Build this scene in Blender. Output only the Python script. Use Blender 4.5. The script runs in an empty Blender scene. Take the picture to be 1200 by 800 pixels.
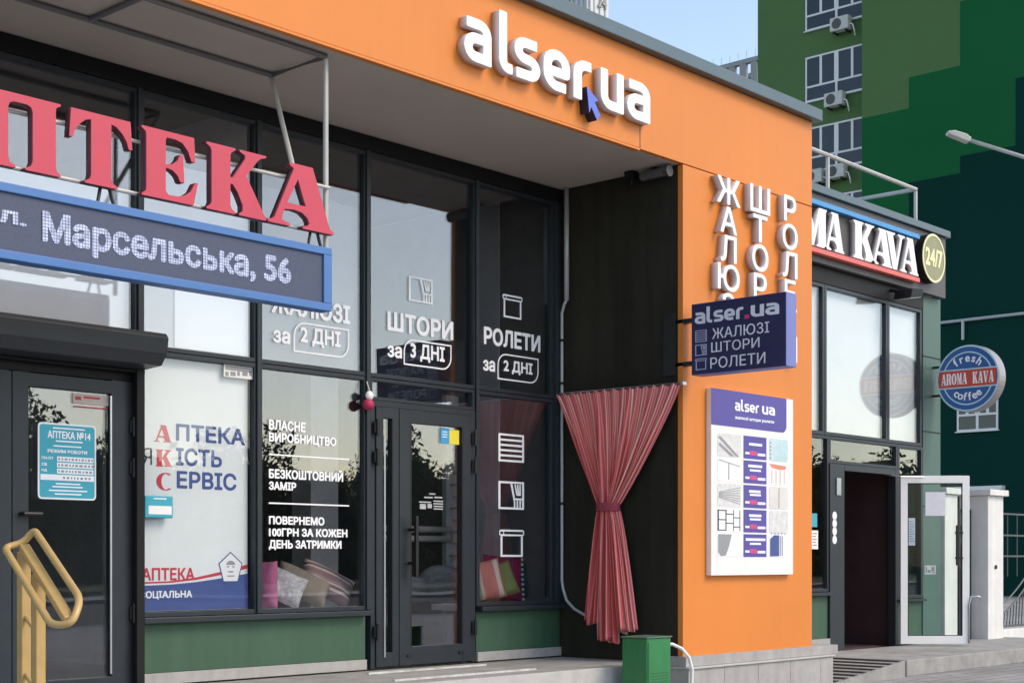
import bpy, bmesh, math, random
import numpy as np
from mathutils import Vector
random.seed(7)
S = bpy.context.scene
COL = S.collection
R_ = math.radians

# ------------------------------------------------------------------ camera, world, sun, exposure
EYE = 1.35
F_PX = 1760.0
TH = R_(42.1)
CT, ST = math.cos(TH), math.sin(TH)
cam_d = bpy.data.cameras.new('camera')
cam_d.sensor_width = 36.0
cam_d.lens = F_PX / 1200 * 36
cam_d.shift_y = 256 / 1200
cam_d.clip_end = 3000
cam = bpy.data.objects.new('camera', cam_d)
COL.objects.link(cam)
cam.location = (0, 0, EYE)
cam.rotation_euler = (R_(90), 0, TH - R_(90))
S.camera = cam

W = bpy.data.worlds.new('World')
S.world = W
W.use_nodes = True
nt = W.node_tree
sky = nt.nodes.new('ShaderNodeTexSky')
sky.sky_type = 'NISHITA'
sky.sun_disc = False
SUN_EL, SUN_AZ = R_(44), math.atan2(0.44, -0.90)
sky.sun_elevation = SUN_EL
sky.sun_rotation = SUN_AZ
sky.air_density = 1.0
sky.dust_density = 1.0
sky.ozone_density = 1.6
bg = nt.nodes['Background']
bg.inputs[1].default_value = 0.15
nt.links.new(sky.outputs[0], bg.inputs[0])

sl = bpy.data.lights.new('sun', 'SUN')
sl.energy = 0.9
sl.angle = R_(24)
sl.color = (1.0, 0.90, 0.77)
so = bpy.data.objects.new('sun', sl)
COL.objects.link(so)
sd = Vector((math.sin(SUN_AZ) * math.cos(SUN_EL), math.cos(SUN_AZ) * math.cos(SUN_EL), math.sin(SUN_EL)))
so.rotation_euler = (-sd).to_track_quat('-Z', 'Y').to_euler()
so.location = (0, -10, 30)

S.view_settings.view_transform = 'Standard'
S.view_settings.look = 'None'
S.view_settings.gamma = 1
S.view_settings.exposure = 1.05
S.view_settings.use_white_balance = True
S.view_settings.white_balance_temperature = 7600
S.view_settings.white_balance_tint = 10
S.cycles.max_bounces = 8
S.cycles.transparent_max_bounces = 24

# ------------------------------------------------------------------ layout helpers (photo pixel -> world plane)
def ray(px, py=656.0):
    u = (px - 600) / F_PX
    return (CT + u * ST, ST - u * CT, (656 - py) / F_PX)

def XY(px, Y):
    r = ray(px)
    return Y * r[0] / r[1]

def YX(px, X):
    r = ray(px)
    return X * r[1] / r[0]

def ZY(px, py, Y):
    r = ray(px, py)
    return EYE + r[2] * Y / r[1]

def ZX(px, py, X):
    r = ray(px, py)
    return EYE + r[2] * X / r[0]

def at_depth(px, py, d):
    r = ray(px, py)
    return Vector((r[0] * d, r[1] * d, EYE + r[2] * d))

# ------------------------------------------------------------------ materials
MATS = {}

def led_text_mat(name):
    m = bpy.data.materials.new(name)
    m.use_nodes = True
    t = m.node_tree
    b = t.nodes['Principled BSDF']
    tc = t.nodes.new('ShaderNodeTexCoord')
    sp = t.nodes.new('ShaderNodeSeparateXYZ')
    t.links.new(tc.outputs['Object'], sp.inputs[0])
    outs = []
    for ax in (0, 2):
        ml = t.nodes.new('ShaderNodeMath'); ml.operation = 'MULTIPLY'; ml.inputs[1].default_value = 50
        t.links.new(sp.outputs[ax], ml.inputs[0])
        fr = t.nodes.new('ShaderNodeMath'); fr.operation = 'FRACT'
        t.links.new(ml.outputs[0], fr.inputs[0])
        gt = t.nodes.new('ShaderNodeMath'); gt.operation = 'GREATER_THAN'; gt.inputs[1].default_value = 0.18
        t.links.new(fr.outputs[0], gt.inputs[0])
        outs.append(gt)
    mu = t.nodes.new('ShaderNodeMath'); mu.operation = 'MULTIPLY'
    t.links.new(outs[0].outputs[0], mu.inputs[0]); t.links.new(outs[1].outputs[0], mu.inputs[1])
    n = t.nodes.new('ShaderNodeTexNoise'); n.inputs['Scale'].default_value = 26
    t.links.new(tc.outputs['Object'], n.inputs['Vector'])
    mr = t.nodes.new('ShaderNodeMapRange')
    mr.inputs[1].default_value = .35; mr.inputs[2].default_value = .65; mr.inputs[3].default_value = .6; mr.inputs[4].default_value = 1.0
    t.links.new(n.outputs[0], mr.inputs[0])
    m2 = t.nodes.new('ShaderNodeMath'); m2.operation = 'MULTIPLY'
    t.links.new(mu.outputs[0], m2.inputs[0]); t.links.new(mr.outputs[0], m2.inputs[1])
    b.inputs['Base Color'].default_value = (.06, .065, .10, 1)
    b.inputs['Emission Color'].default_value = (.50, .62, 1.0, 1)
    e = t.nodes.new('ShaderNodeMath'); e.operation = 'MULTIPLY'; e.inputs[1].default_value = .62
    t.links.new(m2.outputs[0], e.inputs[0])
    t.links.new(e.outputs[0], b.inputs['Emission Strength'])
    return m

def mat(name, col, rough=0.6, metal=0.0, var=0.12, scale=3.0, bump=0.0, bscale=40.0, spec=0.5, emit=0.0, streak=0.0, coat=0.0):
    if name in MATS:
        return MATS[name]
    m = bpy.data.materials.new(name)
    m.use_nodes = True
    t = m.node_tree
    b = t.nodes['Principled BSDF']
    b.inputs['Roughness'].default_value = rough
    b.inputs['Metallic'].default_value = metal
    b.inputs['Specular IOR Level'].default_value = spec
    b.inputs['Coat Weight'].default_value = coat
    tc = t.nodes.new('ShaderNodeTexCoord')
    n = t.nodes.new('ShaderNodeTexNoise')
    n.inputs['Scale'].default_value = scale
    n.inputs['Detail'].default_value = 6
    n.inputs['Roughness'].default_value = 0.65
    t.links.new(tc.outputs['Object'], n.inputs['Vector'])
    mr = t.nodes.new('ShaderNodeMapRange')
    mr.inputs[1].default_value = 0.3
    mr.inputs[2].default_value = 0.7
    mr.inputs[3].default_value = 1 - var
    mr.inputs[4].default_value = 1 + var
    t.links.new(n.outputs[0], mr.inputs[0])
    fac = mr.outputs[0]
    if streak:
        mp = t.nodes.new('ShaderNodeMapping')
        mp.inputs['Scale'].default_value = (5, 5, 0.35)
        t.links.new(tc.outputs['Object'], mp.inputs[0])
        n3 = t.nodes.new('ShaderNodeTexNoise')
        n3.inputs['Scale'].default_value = 1.6
        n3.inputs['Detail'].default_value = 5
        t.links.new(mp.outputs[0], n3.inputs['Vector'])
        m3 = t.nodes.new('ShaderNodeMapRange')
        m3.inputs[1].default_value = 0.35
        m3.inputs[2].default_value = 0.7
        m3.inputs[3].default_value = 1 + streak * .4
        m3.inputs[4].default_value = 1 - streak
        t.links.new(n3.outputs[0], m3.inputs[0])
        mu = t.nodes.new('ShaderNodeMath')
        mu.operation = 'MULTIPLY'
        t.links.new(fac, mu.inputs[0])
        t.links.new(m3.outputs[0], mu.inputs[1])
        fac = mu.outputs[0]
    vm = t.nodes.new('ShaderNodeVectorMath')
    vm.operation = 'SCALE'
    vm.inputs[0].default_value = col[:3]
    t.links.new(fac, vm.inputs['Scale'])
    t.links.new(vm.outputs[0], b.inputs['Base Color'])
    if emit:
        t.links.new(vm.outputs[0], b.inputs['Emission Color'])
        b.inputs['Emission Strength'].default_value = emit
    rr = t.nodes.new('ShaderNodeMapRange')
    rr.inputs[3].default_value = max(0.02, rough - 0.08)
    rr.inputs[4].default_value = min(1, rough + 0.08)
    t.links.new(n.outputs[0], rr.inputs[0])
    t.links.new(rr.outputs[0], b.inputs['Roughness'])
    if bump:
        n2 = t.nodes.new('ShaderNodeTexNoise')
        n2.inputs['Scale'].default_value = bscale
        n2.inputs['Detail'].default_value = 4
        t.links.new(tc.outputs['Object'], n2.inputs['Vector'])
        bp = t.nodes.new('ShaderNodeBump')
        bp.inputs['Strength'].default_value = bump
        bp.inputs['Distance'].default_value = 0.02
        t.links.new(n2.outputs[0], bp.inputs['Height'])
        t.links.new(bp.outputs[0], b.inputs['Normal'])
    MATS[name] = m
    return m

def glass_mat(name, refl, tint, rough=0.0, wave=0.012):
    m = bpy.data.materials.new(name)
    m.use_nodes = True
    t = m.node_tree
    t.nodes.remove(t.nodes['Principled BSDF'])
    out = t.nodes['Material Output']
    tr = t.nodes.new('ShaderNodeBsdfTransparent')
    tr.inputs[0].default_value = (*tint, 1)
    gl = t.nodes.new('ShaderNodeBsdfGlossy')
    gl.inputs['Roughness'].default_value = rough
    gl.inputs['Color'].default_value = (0.95, 0.97, 1.0, 1)
    mx = t.nodes.new('ShaderNodeMixShader')
    fr = t.nodes.new('ShaderNodeMath')
    fr.operation = 'POWER'
    fr.inputs[1].default_value = 3.5
    lw = t.nodes.new('ShaderNodeLayerWeight')
    t.links.new(lw.outputs['Facing'], fr.inputs[0])
    ad = t.nodes.new('ShaderNodeMath')
    ad.operation = 'ADD'
    ad.use_clamp = True
    ad.inputs[1].default_value = refl
    t.links.new(fr.outputs[0], ad.inputs[0])
    t.links.new(ad.outputs[0], mx.inputs[0])
    t.links.new(tr.outputs[0], mx.inputs[1])
    t.links.new(gl.outputs[0], mx.inputs[2])
    t.links.new(mx.outputs[0], out.inputs[0])
    tc = t.nodes.new('ShaderNodeTexCoord')
    n = t.nodes.new('ShaderNodeTexNoise')
    n.inputs['Scale'].default_value = 0.9
    n.inputs['Detail'].default_value = 1
    t.links.new(tc.outputs['Object'], n.inputs['Vector'])
    bp = t.nodes.new('ShaderNodeBump')
    bp.inputs['Strength'].default_value = wave
    bp.inputs['Distance'].default_value = 0.2
    t.links.new(n.outputs[0], bp.inputs['Height'])
    t.links.new(bp.outputs[0], gl.inputs['Normal'])
    MATS[name] = m
    return m

def stripe_mat(name, cols, axis, freq, rough=0.85, uv=False, noise=0.15, bump=0.15):
    m = bpy.data.materials.new(name)
    m.use_nodes = True
    t = m.node_tree
    b = t.nodes['Principled BSDF']
    b.inputs['Roughness'].default_value = rough
    b.inputs['Specular IOR Level'].default_value = 0.2
    tc = t.nodes.new('ShaderNodeTexCoord')
    sp = t.nodes.new('ShaderNodeSeparateXYZ')
    t.links.new(tc.outputs['UV' if uv else 'Object'], sp.inputs[0])
    ml = t.nodes.new('ShaderNodeMath')
    ml.operation = 'MULTIPLY'
    ml.inputs[1].default_value = freq
    t.links.new(sp.outputs[axis], ml.inputs[0])
    fr = t.nodes.new('ShaderNodeMath')
    fr.operation = 'FRACT'
    t.links.new(ml.outputs[0], fr.inputs[0])
    cr = t.nodes.new('ShaderNodeValToRGB')
    cr.color_ramp.interpolation = 'CONSTANT'
    els = cr.color_ramp.elements
    for i, (p, c) in enumerate(cols):
        e = els[i] if i < 2 else els.new(p)
        e.position = p
        e.color = (*c, 1)
    t.links.new(fr.outputs[0], cr.inputs[0])
    n = t.nodes.new('ShaderNodeTexNoise')
    n.inputs['Scale'].default_value = 90
    t.links.new(tc.outputs['Object'], n.inputs['Vector'])
    mr = t.nodes.new('ShaderNodeMapRange')
    mr.inputs[3].default_value = 1 - noise
    mr.inputs[4].default_value = 1 + noise
    t.links.new(n.outputs[0], mr.inputs[0])
    vm = t.nodes.new('ShaderNodeVectorMath')
    vm.operation = 'SCALE'
    t.links.new(cr.outputs[0], vm.inputs[0])
    t.links.new(mr.outputs[0], vm.inputs['Scale'])
    t.links.new(vm.outputs[0], b.inputs['Base Color'])
    bp = t.nodes.new('ShaderNodeBump')
    bp.inputs['Strength'].default_value = bump
    bp.inputs['Distance'].default_value = 0.005
    t.links.new(n.outputs[0], bp.inputs['Height'])
    t.links.new(bp.outputs[0], b.inputs['Normal'])
    MATS[name] = m
    return m

def paver_mat(name, c1, c2, cm, scale, w=0.5, h=0.25, rough=0.85):
    m = bpy.data.materials.new(name)
    m.use_nodes = True
    t = m.node_tree
    b = t.nodes['Principled BSDF']
    tc = t.nodes.new('ShaderNodeTexCoord')
    br = t.nodes.new('ShaderNodeTexBrick')
    br.inputs['Color1'].default_value = (*c1, 1)
    br.inputs['Color2'].default_value = (*c2, 1)
    br.inputs['Mortar'].default_value = (*cm, 1)
    br.inputs['Scale'].default_value = scale
    br.inputs['Mortar Size'].default_value = 0.012
    br.inputs['Brick Width'].default_value = w
    br.inputs['Row Height'].default_value = h
    t.links.new(tc.outputs['Object'], br.inputs['Vector'])
    n = t.nodes.new('ShaderNodeTexNoise')
    n.inputs['Scale'].default_value = 0.8
    n.inputs['Detail'].default_value = 8
    t.links.new(tc.outputs['Object'], n.inputs['Vector'])
    mr = t.nodes.new('ShaderNodeMapRange')
    mr.inputs[1].default_value = .3
    mr.inputs[2].default_value = .7
    mr.inputs[3].default_value = .75
    mr.inputs[4].default_value = 1.2
    t.links.new(n.outputs[0], mr.inputs[0])
    vm = t.nodes.new('ShaderNodeVectorMath')
    vm.operation = 'SCALE'
    t.links.new(br.outputs[0], vm.inputs[0])
    t.links.new(mr.outputs[0], vm.inputs['Scale'])
    t.links.new(vm.outputs[0], b.inputs['Base Color'])
    b.inputs['Roughness'].default_value = rough
    bp = t.nodes.new('ShaderNodeBump')
    bp.inputs['Strength'].default_value = 0.4
    bp.inputs['Distance'].default_value = 0.01
    t.links.new(br.outputs[1], bp.inputs['Height'])
    bp.invert = True
    t.links.new(bp.outputs[0], b.inputs['Normal'])
    MATS[name] = m
    return m

orange = mat('orange_panel', (0.70, 0.218, 0.042), 0.5, var=0.06, scale=0.35, streak=0.02, spec=0.35)
orange_lo = orange
soffit_m = mat('soffit_grey', (0.48, 0.41, 0.35), 0.8, var=0.06, scale=1.2)
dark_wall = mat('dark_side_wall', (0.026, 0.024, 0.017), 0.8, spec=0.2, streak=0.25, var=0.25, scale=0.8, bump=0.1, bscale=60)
coping_m = mat('coping_metal', (0.09, 0.13, 0.15), 0.4, 0.3, var=0.08)
frame_m = mat('anthracite_frame', (0.021, 0.028, 0.036), 0.42, 0.0, var=0.1, scale=5, spec=0.4)
frame_d = mat('anthracite_dark', (0.0095, 0.0095, 0.011), 0.55, var=0.1, spec=0.25)
gasket = mat('black_gasket', (0.008, 0.008, 0.009), 0.5)
green_p = mat('green_panel', (0.038, 0.098, 0.058), 0.55, var=0.1, scale=1.5, streak=0.12, bump=0.05)
green_l = mat('green_pilaster', (0.06, 0.13, 0.11), 0.5, var=0.08, scale=1.5, streak=0.08)
stone = mat('plinth_stone', (0.36, 0.35, 0.345), 0.8, var=0.12, scale=6, bump=0.12, bscale=90, streak=0.1)
conc = mat('landing_concrete', (0.30, 0.295, 0.285), 0.82, var=0.28, scale=3, bump=0.2, bscale=70)
conc_l = mat('edge_concrete', (0.46, 0.45, 0.44), 0.75, var=0.1, scale=8, bump=0.1)
steel = mat('steel', (0.55, 0.56, 0.57), 0.35, 0.9, var=0.08)
white_p = mat('white_paint', (0.8, 0.79, 0.78), 0.45, var=0.04, scale=6)
white_w = mat('white_wall', (0.72, 0.71, 0.69), 0.7, var=0.07, scale=3, streak=0.1)
vinyl = mat('white_vinyl', (0.86, 0.87, 0.9), 0.5, var=0.03, scale=12)
vinyl.node_tree.nodes['Principled BSDF'].inputs['Specular IOR Level'].default_value = 0.3
film = mat('white_film', (0.78, 0.8, 0.83), 0.6, var=0.04, scale=2)
navy = mat('navy_board', (0.022, 0.02, 0.085), 0.5, var=0.1)
navy_lit_edge = mat('navy_lit_edge', (0.16, 0.19, 0.48), 0.5, var=0.06)  # box edges coloured lighter than the face, as if lit
violet = mat('violet_print', (0.085, 0.065, 0.32), 0.5, var=0.05)
sign_red = mat('sign_red', (0.55, 0.045, 0.085), 0.5, var=0.05, scale=4)
sign_red_d = mat('sign_red_side', (0.14, 0.022, 0.04), 0.5, var=0.1)
side_shaded_pink = mat('letter_side_shaded', (0.60, 0.54, 0.54), 0.5, var=0.06, scale=8)  # shade of the white letters' sides, put into their colour
side_grey = mat('acrylic_side_grey', (0.52, 0.49, 0.51), 0.5, var=0.06, scale=8)
blue_fr = mat('led_frame_blue', (0.05, 0.165, 0.42), 0.45, var=0.06)
led_scr = mat('led_screen', (0.055, 0.072, 0.13), 0.6, var=0.3, scale=180)
led_txt = led_text_mat('led_text')
arrow_b = mat('arrow_blue', (0.10, 0.17, 0.68), 0.45)
arrow_d = mat('arrow_side', (0.01, 0.012, 0.04), 0.5)
teal_s = mat('turquoise_sign', (0.02, 0.36, 0.47), 0.5, var=0.04)
beige = mat('cream_railing', (0.50, 0.325, 0.125), 0.4, var=0.08, scale=7, coat=0.2)
hand_b = mat('black_handle', (0.01, 0.01, 0.011), 0.4)
galv = mat('white_tube', (0.46, 0.46, 0.44), 0.45, 0.2, var=0.1)
conduit = mat('grey_conduit', (0.42, 0.44, 0.46), 0.4, 0.2, var=0.1)
cab_green = mat('cabinet_green', (0.018, 0.19, 0.06), 0.4, var=0.08, scale=5, streak=0.12)
cable_w = mat('white_cable', (0.75, 0.74, 0.72), 0.5)
red_p = mat('print_red', (0.58, 0.04, 0.07), 0.5)
blue_p = mat('print_blue', (0.045, 0.085, 0.27), 0.5)
black_p = mat('print_black', (0.015, 0.015, 0.018), 0.6)
grey_p = mat('print_grey', (0.28, 0.29, 0.31), 0.6)
lgrey_p = mat('print_light_grey', (0.66, 0.66, 0.66), 0.6, var=0.15, scale=20)
pink_p = mat('print_pink', (0.6, 0.06, 0.22), 0.5)
paper = mat('paper', (0.8, 0.8, 0.8), 0.8, var=0.03)
yellow_p = mat('print_yellow', (0.8, 0.65, 0.05), 0.5)
cyan_p = mat('print_cyan', (0.03, 0.32, 0.62), 0.5)
lblue_p = mat('print_pale_blue', (0.42, 0.68, 0.78), 0.5)
room_d = mat('interior_dark', (0.16, 0.155, 0.15), 0.8, var=0.2)
room_f = mat('interior_floor', (0.22, 0.21, 0.20), 0.5, var=0.2)
room_g = mat('interior_grey', (0.50, 0.51, 0.52), 0.8)
brown_d = mat('interior_brown', (0.055, 0.025, 0.028), 0.6, var=0.15)
blind_m = mat('white_blind', (0.56, 0.57, 0.58), 0.8, var=0.03)
charcoal = mat('charcoal_panel', (0.075, 0.068, 0.072), 0.5, var=0.1)
stripe_b = mat('sign_blue', (0.03, 0.27, 0.60), 0.4)
stripe_r = mat('sign_coral', (0.68, 0.12, 0.10), 0.4)
olive_d = mat('disc_olive', (0.27, 0.27, 0.15), 0.5)
cream_l = mat('cream_light', (0.8, 0.78, 0.45), 0.5)
disc_blue = mat('disc_blue', (0.005, 0.10, 0.33), 0.35)
disc_red = mat('disc_red', (0.55, 0.06, 0.04), 0.4)
rim_grey = mat('rim_grey', (0.32, 0.30, 0.31), 0.4, 0.3)
glass_po = glass_mat('poster_glass', 0.035, (0.95, 0.96, 0.97))
glass_shop = glass_mat('shop_glass', 0.095, (0.92, 0.93, 0.95))
glass_ph = glass_mat('pharmacy_glass', 0.11, (0.95, 0.96, 0.97))
glass_cf = glass_mat('coffee_glass', 0.02, (0.97, 0.98, 0.98))
glass_dr = glass_mat('door_glass', 0.01, (0.93, 0.97, 0.96))
glass_ap = glass_mat('flat_glass', 0.04, (0.5, 0.53, 0.56))
hi_olive = mat('render_olive', (0.082, 0.165, 0.066), 0.9, spec=0.1, var=0.06, scale=0.15, bump=0.05, bscale=4, streak=0.0)
hi_mid = mat('render_green', (0.004, 0.108, 0.036), 0.9, spec=0.08, var=0.06, scale=0.15)
hi_dark = mat('render_dark_green', (0.004, 0.036, 0.030), 0.9, spec=0.02, var=0.08, scale=0.15)
pvc = mat('white_pvc', (0.68, 0.68, 0.69), 0.4, var=0.03)
ac_m = mat('ac_case', (0.5, 0.5, 0.47), 0.5, var=0.08)
curtain_in = mat('flat_interior', (0.075, 0.08, 0.09), 0.9, var=0.3, scale=0.8)
far_w = mat('tower_white', (0.62, 0.64, 0.68), 0.8, var=0.03)
far_g = mat('tower_grey', (0.50, 0.53, 0.58), 0.8, var=0.1, scale=0.4)
far_c = mat('far_concrete', (0.30, 0.31, 0.34), 0.9, var=0.1)
iron = mat('black_iron', (0.025, 0.027, 0.03), 0.5, 0.3)
asphalt = mat('asphalt', (0.05, 0.05, 0.052), 0.9, var=0.2, scale=2, bump=0.3, bscale=200)
road_white = mat('road_paint', (0.7, 0.7, 0.68), 0.8, var=0.15, scale=6)
grass_m = mat('verge_green', (0.05, 0.08, 0.03), 0.95, var=0.4, scale=4, bump=0.6, bscale=60)
pavers = paver_mat('pavers', (0.27, 0.265, 0.26), (0.33, 0.325, 0.32), (0.15, 0.15, 0.15), 1.0, 0.4, 0.2)
leaf_m = mat('leaves', (0.05, 0.075, 0.03), 0.8, var=0.5, scale=1.2)
bark = mat('bark', (0.08, 0.06, 0.045), 0.9, var=0.3, scale=8, bump=0.5)
brick_far = mat('opposite_wall', (0.16, 0.15, 0.15), 0.85, var=0.1, scale=0.5)

# ------------------------------------------------------------------ mesh builder and object helpers
def wloc(o):
    v = Vector((0, 0, 0))
    while o is not None:
        v = v + o.location
        o = o.parent
    return v

class MB:
    def __init__(s):
        s.v = []
        s.f = []
        s.m = []
        s.uv = {}

    def add(s, vs, fs, mi=0):
        b = len(s.v)
        s.v += [tuple(p) for p in vs]
        for f in fs:
            s.f.append([b + i for i in f])
            s.m.append(mi)
        return s

    def box(s, x0, x1, y0, y1, z0, z1, mi=0):
        if x0 > x1: x0, x1 = x1, x0
        if y0 > y1: y0, y1 = y1, y0
        if z0 > z1: z0, z1 = z1, z0
        v = [(x, y, z) for x in (x0, x1) for y in (y0, y1) for z in (z0, z1)]
        return s.add(v, [(0, 1, 3, 2), (4, 6, 7, 5), (0, 4, 5, 1), (2, 3, 7, 6), (0, 2, 6, 4), (1, 5, 7, 3)], mi)

    def obox(s, o, R, U, N, a0, a1, b0, b1, c0, c1, mi=0):
        o = Vector(o)
        v = [o + R * a + U * b + N * c for a in (a0, a1) for b in (b0, b1) for c in (c0, c1)]
        return s.add(v, [(0, 1, 3, 2), (4, 6, 7, 5), (0, 4, 5, 1), (2, 3, 7, 6), (0, 2, 6, 4), (1, 5, 7, 3)], mi)

    def prism(s, poly, o, R, U, N, d, mi=0, mside=None):
        o = Vector(o)
        n = len(poly)
        a = [o + R * x + U * y for x, y in poly]
        b = [p + N * d for p in a]
        s.add(a + b, [], mi)
        k = len(s.v) - 2 * n
        s.f.append([k + i for i in reversed(range(n))]); s.m.append(mi)
        s.f.append([k + n + i for i in range(n)]); s.m.append(mi)
        for i in range(n):
            j = (i + 1) % n
            s.f.append([k + i, k + j, k + n + j, k + n + i]); s.m.append(mi if mside is None else mside)
        return s

    def tube(s, pts, r, seg=10, mi=0, closed=False, caps=True):
        pts = [Vector(p) for p in pts]
        n = len(pts)
        rings = []
        up = Vector((0, 0, 1))
        prev = None
        for i, p in enumerate(pts):
            if closed:
                d = (pts[(i + 1) % n] - pts[i - 1])
            else:
                d = pts[min(i + 1, n - 1)] - pts[max(i - 1, 0)]
            d.normalize()
            if prev is None:
                a = d.cross(up)
                if a.length < 1e-3:
                    a = d.cross(Vector((1, 0, 0)))
            else:
                a = prev - d * prev.dot(d)
            a.normalize()
            prev = a
            b = d.cross(a)
            rr = r[i] if isinstance(r, (list, tuple)) else r
            rings.append([p + (a * math.cos(t) + b * math.sin(t)) * rr for t in [2 * math.pi * k / seg for k in range(seg)]])
        vs = [q for rg in rings for q in rg]
        fs = []
        for i in range(n if closed else n - 1):
            j = (i + 1) % n
            for k in range(seg):
                l = (k + 1) % seg
                fs.append((i * seg + k, i * seg + l, j * seg + l, j * seg + k))
        if caps and not closed:
            fs.append(tuple(reversed(range(seg))))
            fs.append(tuple((n - 1) * seg + k for k in range(seg)))
        return s.add(vs, fs, mi)

    def ball(s, c, rx, ry, rz, nu=14, nv=9, mi=0):
        vs, fs = [], []
        for i in range(nv + 1):
            ph = math.pi * i / nv
            for j in range(nu):
                t = 2 * math.pi * j / nu
                vs.append((c[0] + rx * math.sin(ph) * math.cos(t), c[1] + ry * math.sin(ph) * math.sin(t), c[2] + rz * math.cos(ph)))
        for i in range(nv):
            for j in range(nu):
                k = (j + 1) % nu
                fs.append((i * nu + j, (i + 1) * nu + j, (i + 1) * nu + k, i * nu + k))
        return s.add(vs, fs, mi)

    def build(s, name, mats, parent=None, bevel=0.0, smooth=False, origin=None):
        me = bpy.data.meshes.new(name)
        off = wloc(parent) if parent is not None else Vector((0, 0, 0))
        if origin is not None:
            off = Vector(origin)
        me.from_pydata([tuple(Vector(p) - off) for p in s.v], [], s.f)
        if not isinstance(mats, (list, tuple)):
            mats = [mats]
        for m in mats:
            me.materials.append(m)
        me.polygons.foreach_set('material_index', s.m)
        bm = bmesh.new()
        bm.from_mesh(me)
        bmesh.ops.remove_doubles(bm, verts=bm.verts, dist=1e-6)
        bmesh.ops.recalc_face_normals(bm, faces=bm.faces)
        bm.to_mesh(me)
        bm.free()
        if smooth:
            me.polygons.foreach_set('use_smooth', [True] * len(me.polygons))
        me.update()
        o = bpy.data.objects.new(name, me)
        COL.objects.link(o)
        if parent is not None:
            o.parent = parent
        if origin is not None:
            o.location = Vector(origin) - (wloc(parent) if parent is not None else Vector((0, 0, 0)))
        if bevel:
            b = o.modifiers.new('bevel', 'BEVEL')
            b.width = bevel
            b.segments = 2
            b.limit_method = 'ANGLE'
            b.angle_limit = R_(40)
        return o

def tag(o, label=None, cat=None, group=None, kind=None):
    if label: o['label'] = label
    if cat: o['category'] = cat
    if group: o['group'] = group
    if kind: o['kind'] = kind
    return o

def thing(name, label, cat, loc=(0, 0, 0), group=None):
    o = bpy.data.objects.new(name, None)
    o.empty_display_size = 0.2
    COL.objects.link(o)
    o.location = loc
    return tag(o, label, cat, group)

def copy_tree(o, parent=None):
    c = o.copy()
    COL.objects.link(c)
    if parent is not None:
        c.parent = parent
    for ch in [x for x in bpy.data.objects if x.parent == o]:
        copy_tree(ch, c)
    return c

VX, VY, VZ = Vector((1, 0, 0)), Vector((0, 1, 0)), Vector((0, 0, 1))

# ------------------------------------------------------------------ lettering: outlines -> distance field -> clean contours
_gl = {}

def _march(D, x0, y0, h):
    ny, nx = D.shape
    pos = D > 0
    segs = {}
    c = pos[:-1, :-1] * 1 + pos[:-1, 1:] * 2 + pos[1:, 1:] * 4 + pos[1:, :-1] * 8
    ys, xs = np.nonzero((c > 0) & (c < 15))
    T = {1: [(3, 0)], 2: [(0, 1)], 3: [(3, 1)], 4: [(1, 2)], 5: [(3, 2), (1, 0)], 6: [(0, 2)], 7: [(3, 2)], 8: [(2, 3)], 9: [(2, 0)],
         10: [(0, 3), (2, 1)], 11: [(2, 1)], 12: [(1, 3)], 13: [(1, 0)], 14: [(0, 3)]}
    def ep(i, j, e):
        if e == 0: k, a, b, p, q = ('h', i, j), D[i, j], D[i, j + 1], (j, i), (j + 1, i)
        elif e == 1: k, a, b, p, q = ('v', i, j + 1), D[i, j + 1], D[i + 1, j + 1], (j + 1, i), (j + 1, i + 1)
        elif e == 2: k, a, b, p, q = ('h', i + 1, j), D[i + 1, j], D[i + 1, j + 1], (j, i + 1), (j + 1, i + 1)
        else: k, a, b, p, q = ('v', i, j), D[i, j], D[i + 1, j], (j, i), (j, i + 1)
        t = a / (a - b)
        return k, (x0 + h * (p[0] + (q[0] - p[0]) * t), y0 + h * (p[1] + (q[1] - p[1]) * t))
    nxt, co = {}, {}
    for i, j in zip(ys.tolist(), xs.tolist()):
        for (ea, eb) in T[int(c[i, j])]:
            ka, pa = ep(i, j, ea)
            kb, pb = ep(i, j, eb)
            co[ka] = pa
            co[kb] = pb
            nxt[ka] = kb
    loops = []
    seen = set()
    for k in list(nxt):
        if k in seen:
            continue
        lp = []
        q = k
        while q not in seen and q in nxt:
            seen.add(q)
            lp.append(co[q])
            q = nxt[q]
        if len(lp) > 3:
            loops.append(lp)
    return loops

def _simplify(lp, tol):
    pts = np.array(lp)
    n = len(pts)
    if n < 8:
        return lp
    def rdp(a, b):
        if b <= a + 1:
            return []
        p, q = pts[a], pts[b % n]
        d = q - p
        L = np.hypot(*d)
        seg = pts[a + 1:b]
        if L < 1e-9:
            dist = np.hypot(seg[:, 0] - p[0], seg[:, 1] - p[1])
        else:
            dist = np.abs((seg[:, 0] - p[0]) * d[1] - (seg[:, 1] - p[1]) * d[0]) / L
        k = int(dist.argmax())
        if dist[k] < tol:
            return []
        k = a + 1 + k
        return rdp(a, k) + [k] + rdp(k, b)
    h = int(np.hypot(pts[:, 0] - pts[0, 0], pts[:, 1] - pts[0, 1]).argmax())
    idx = [0] + rdp(0, h) + [h] + rdp(h, n)
    return [tuple(pts[i]) for i in idx]

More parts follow.
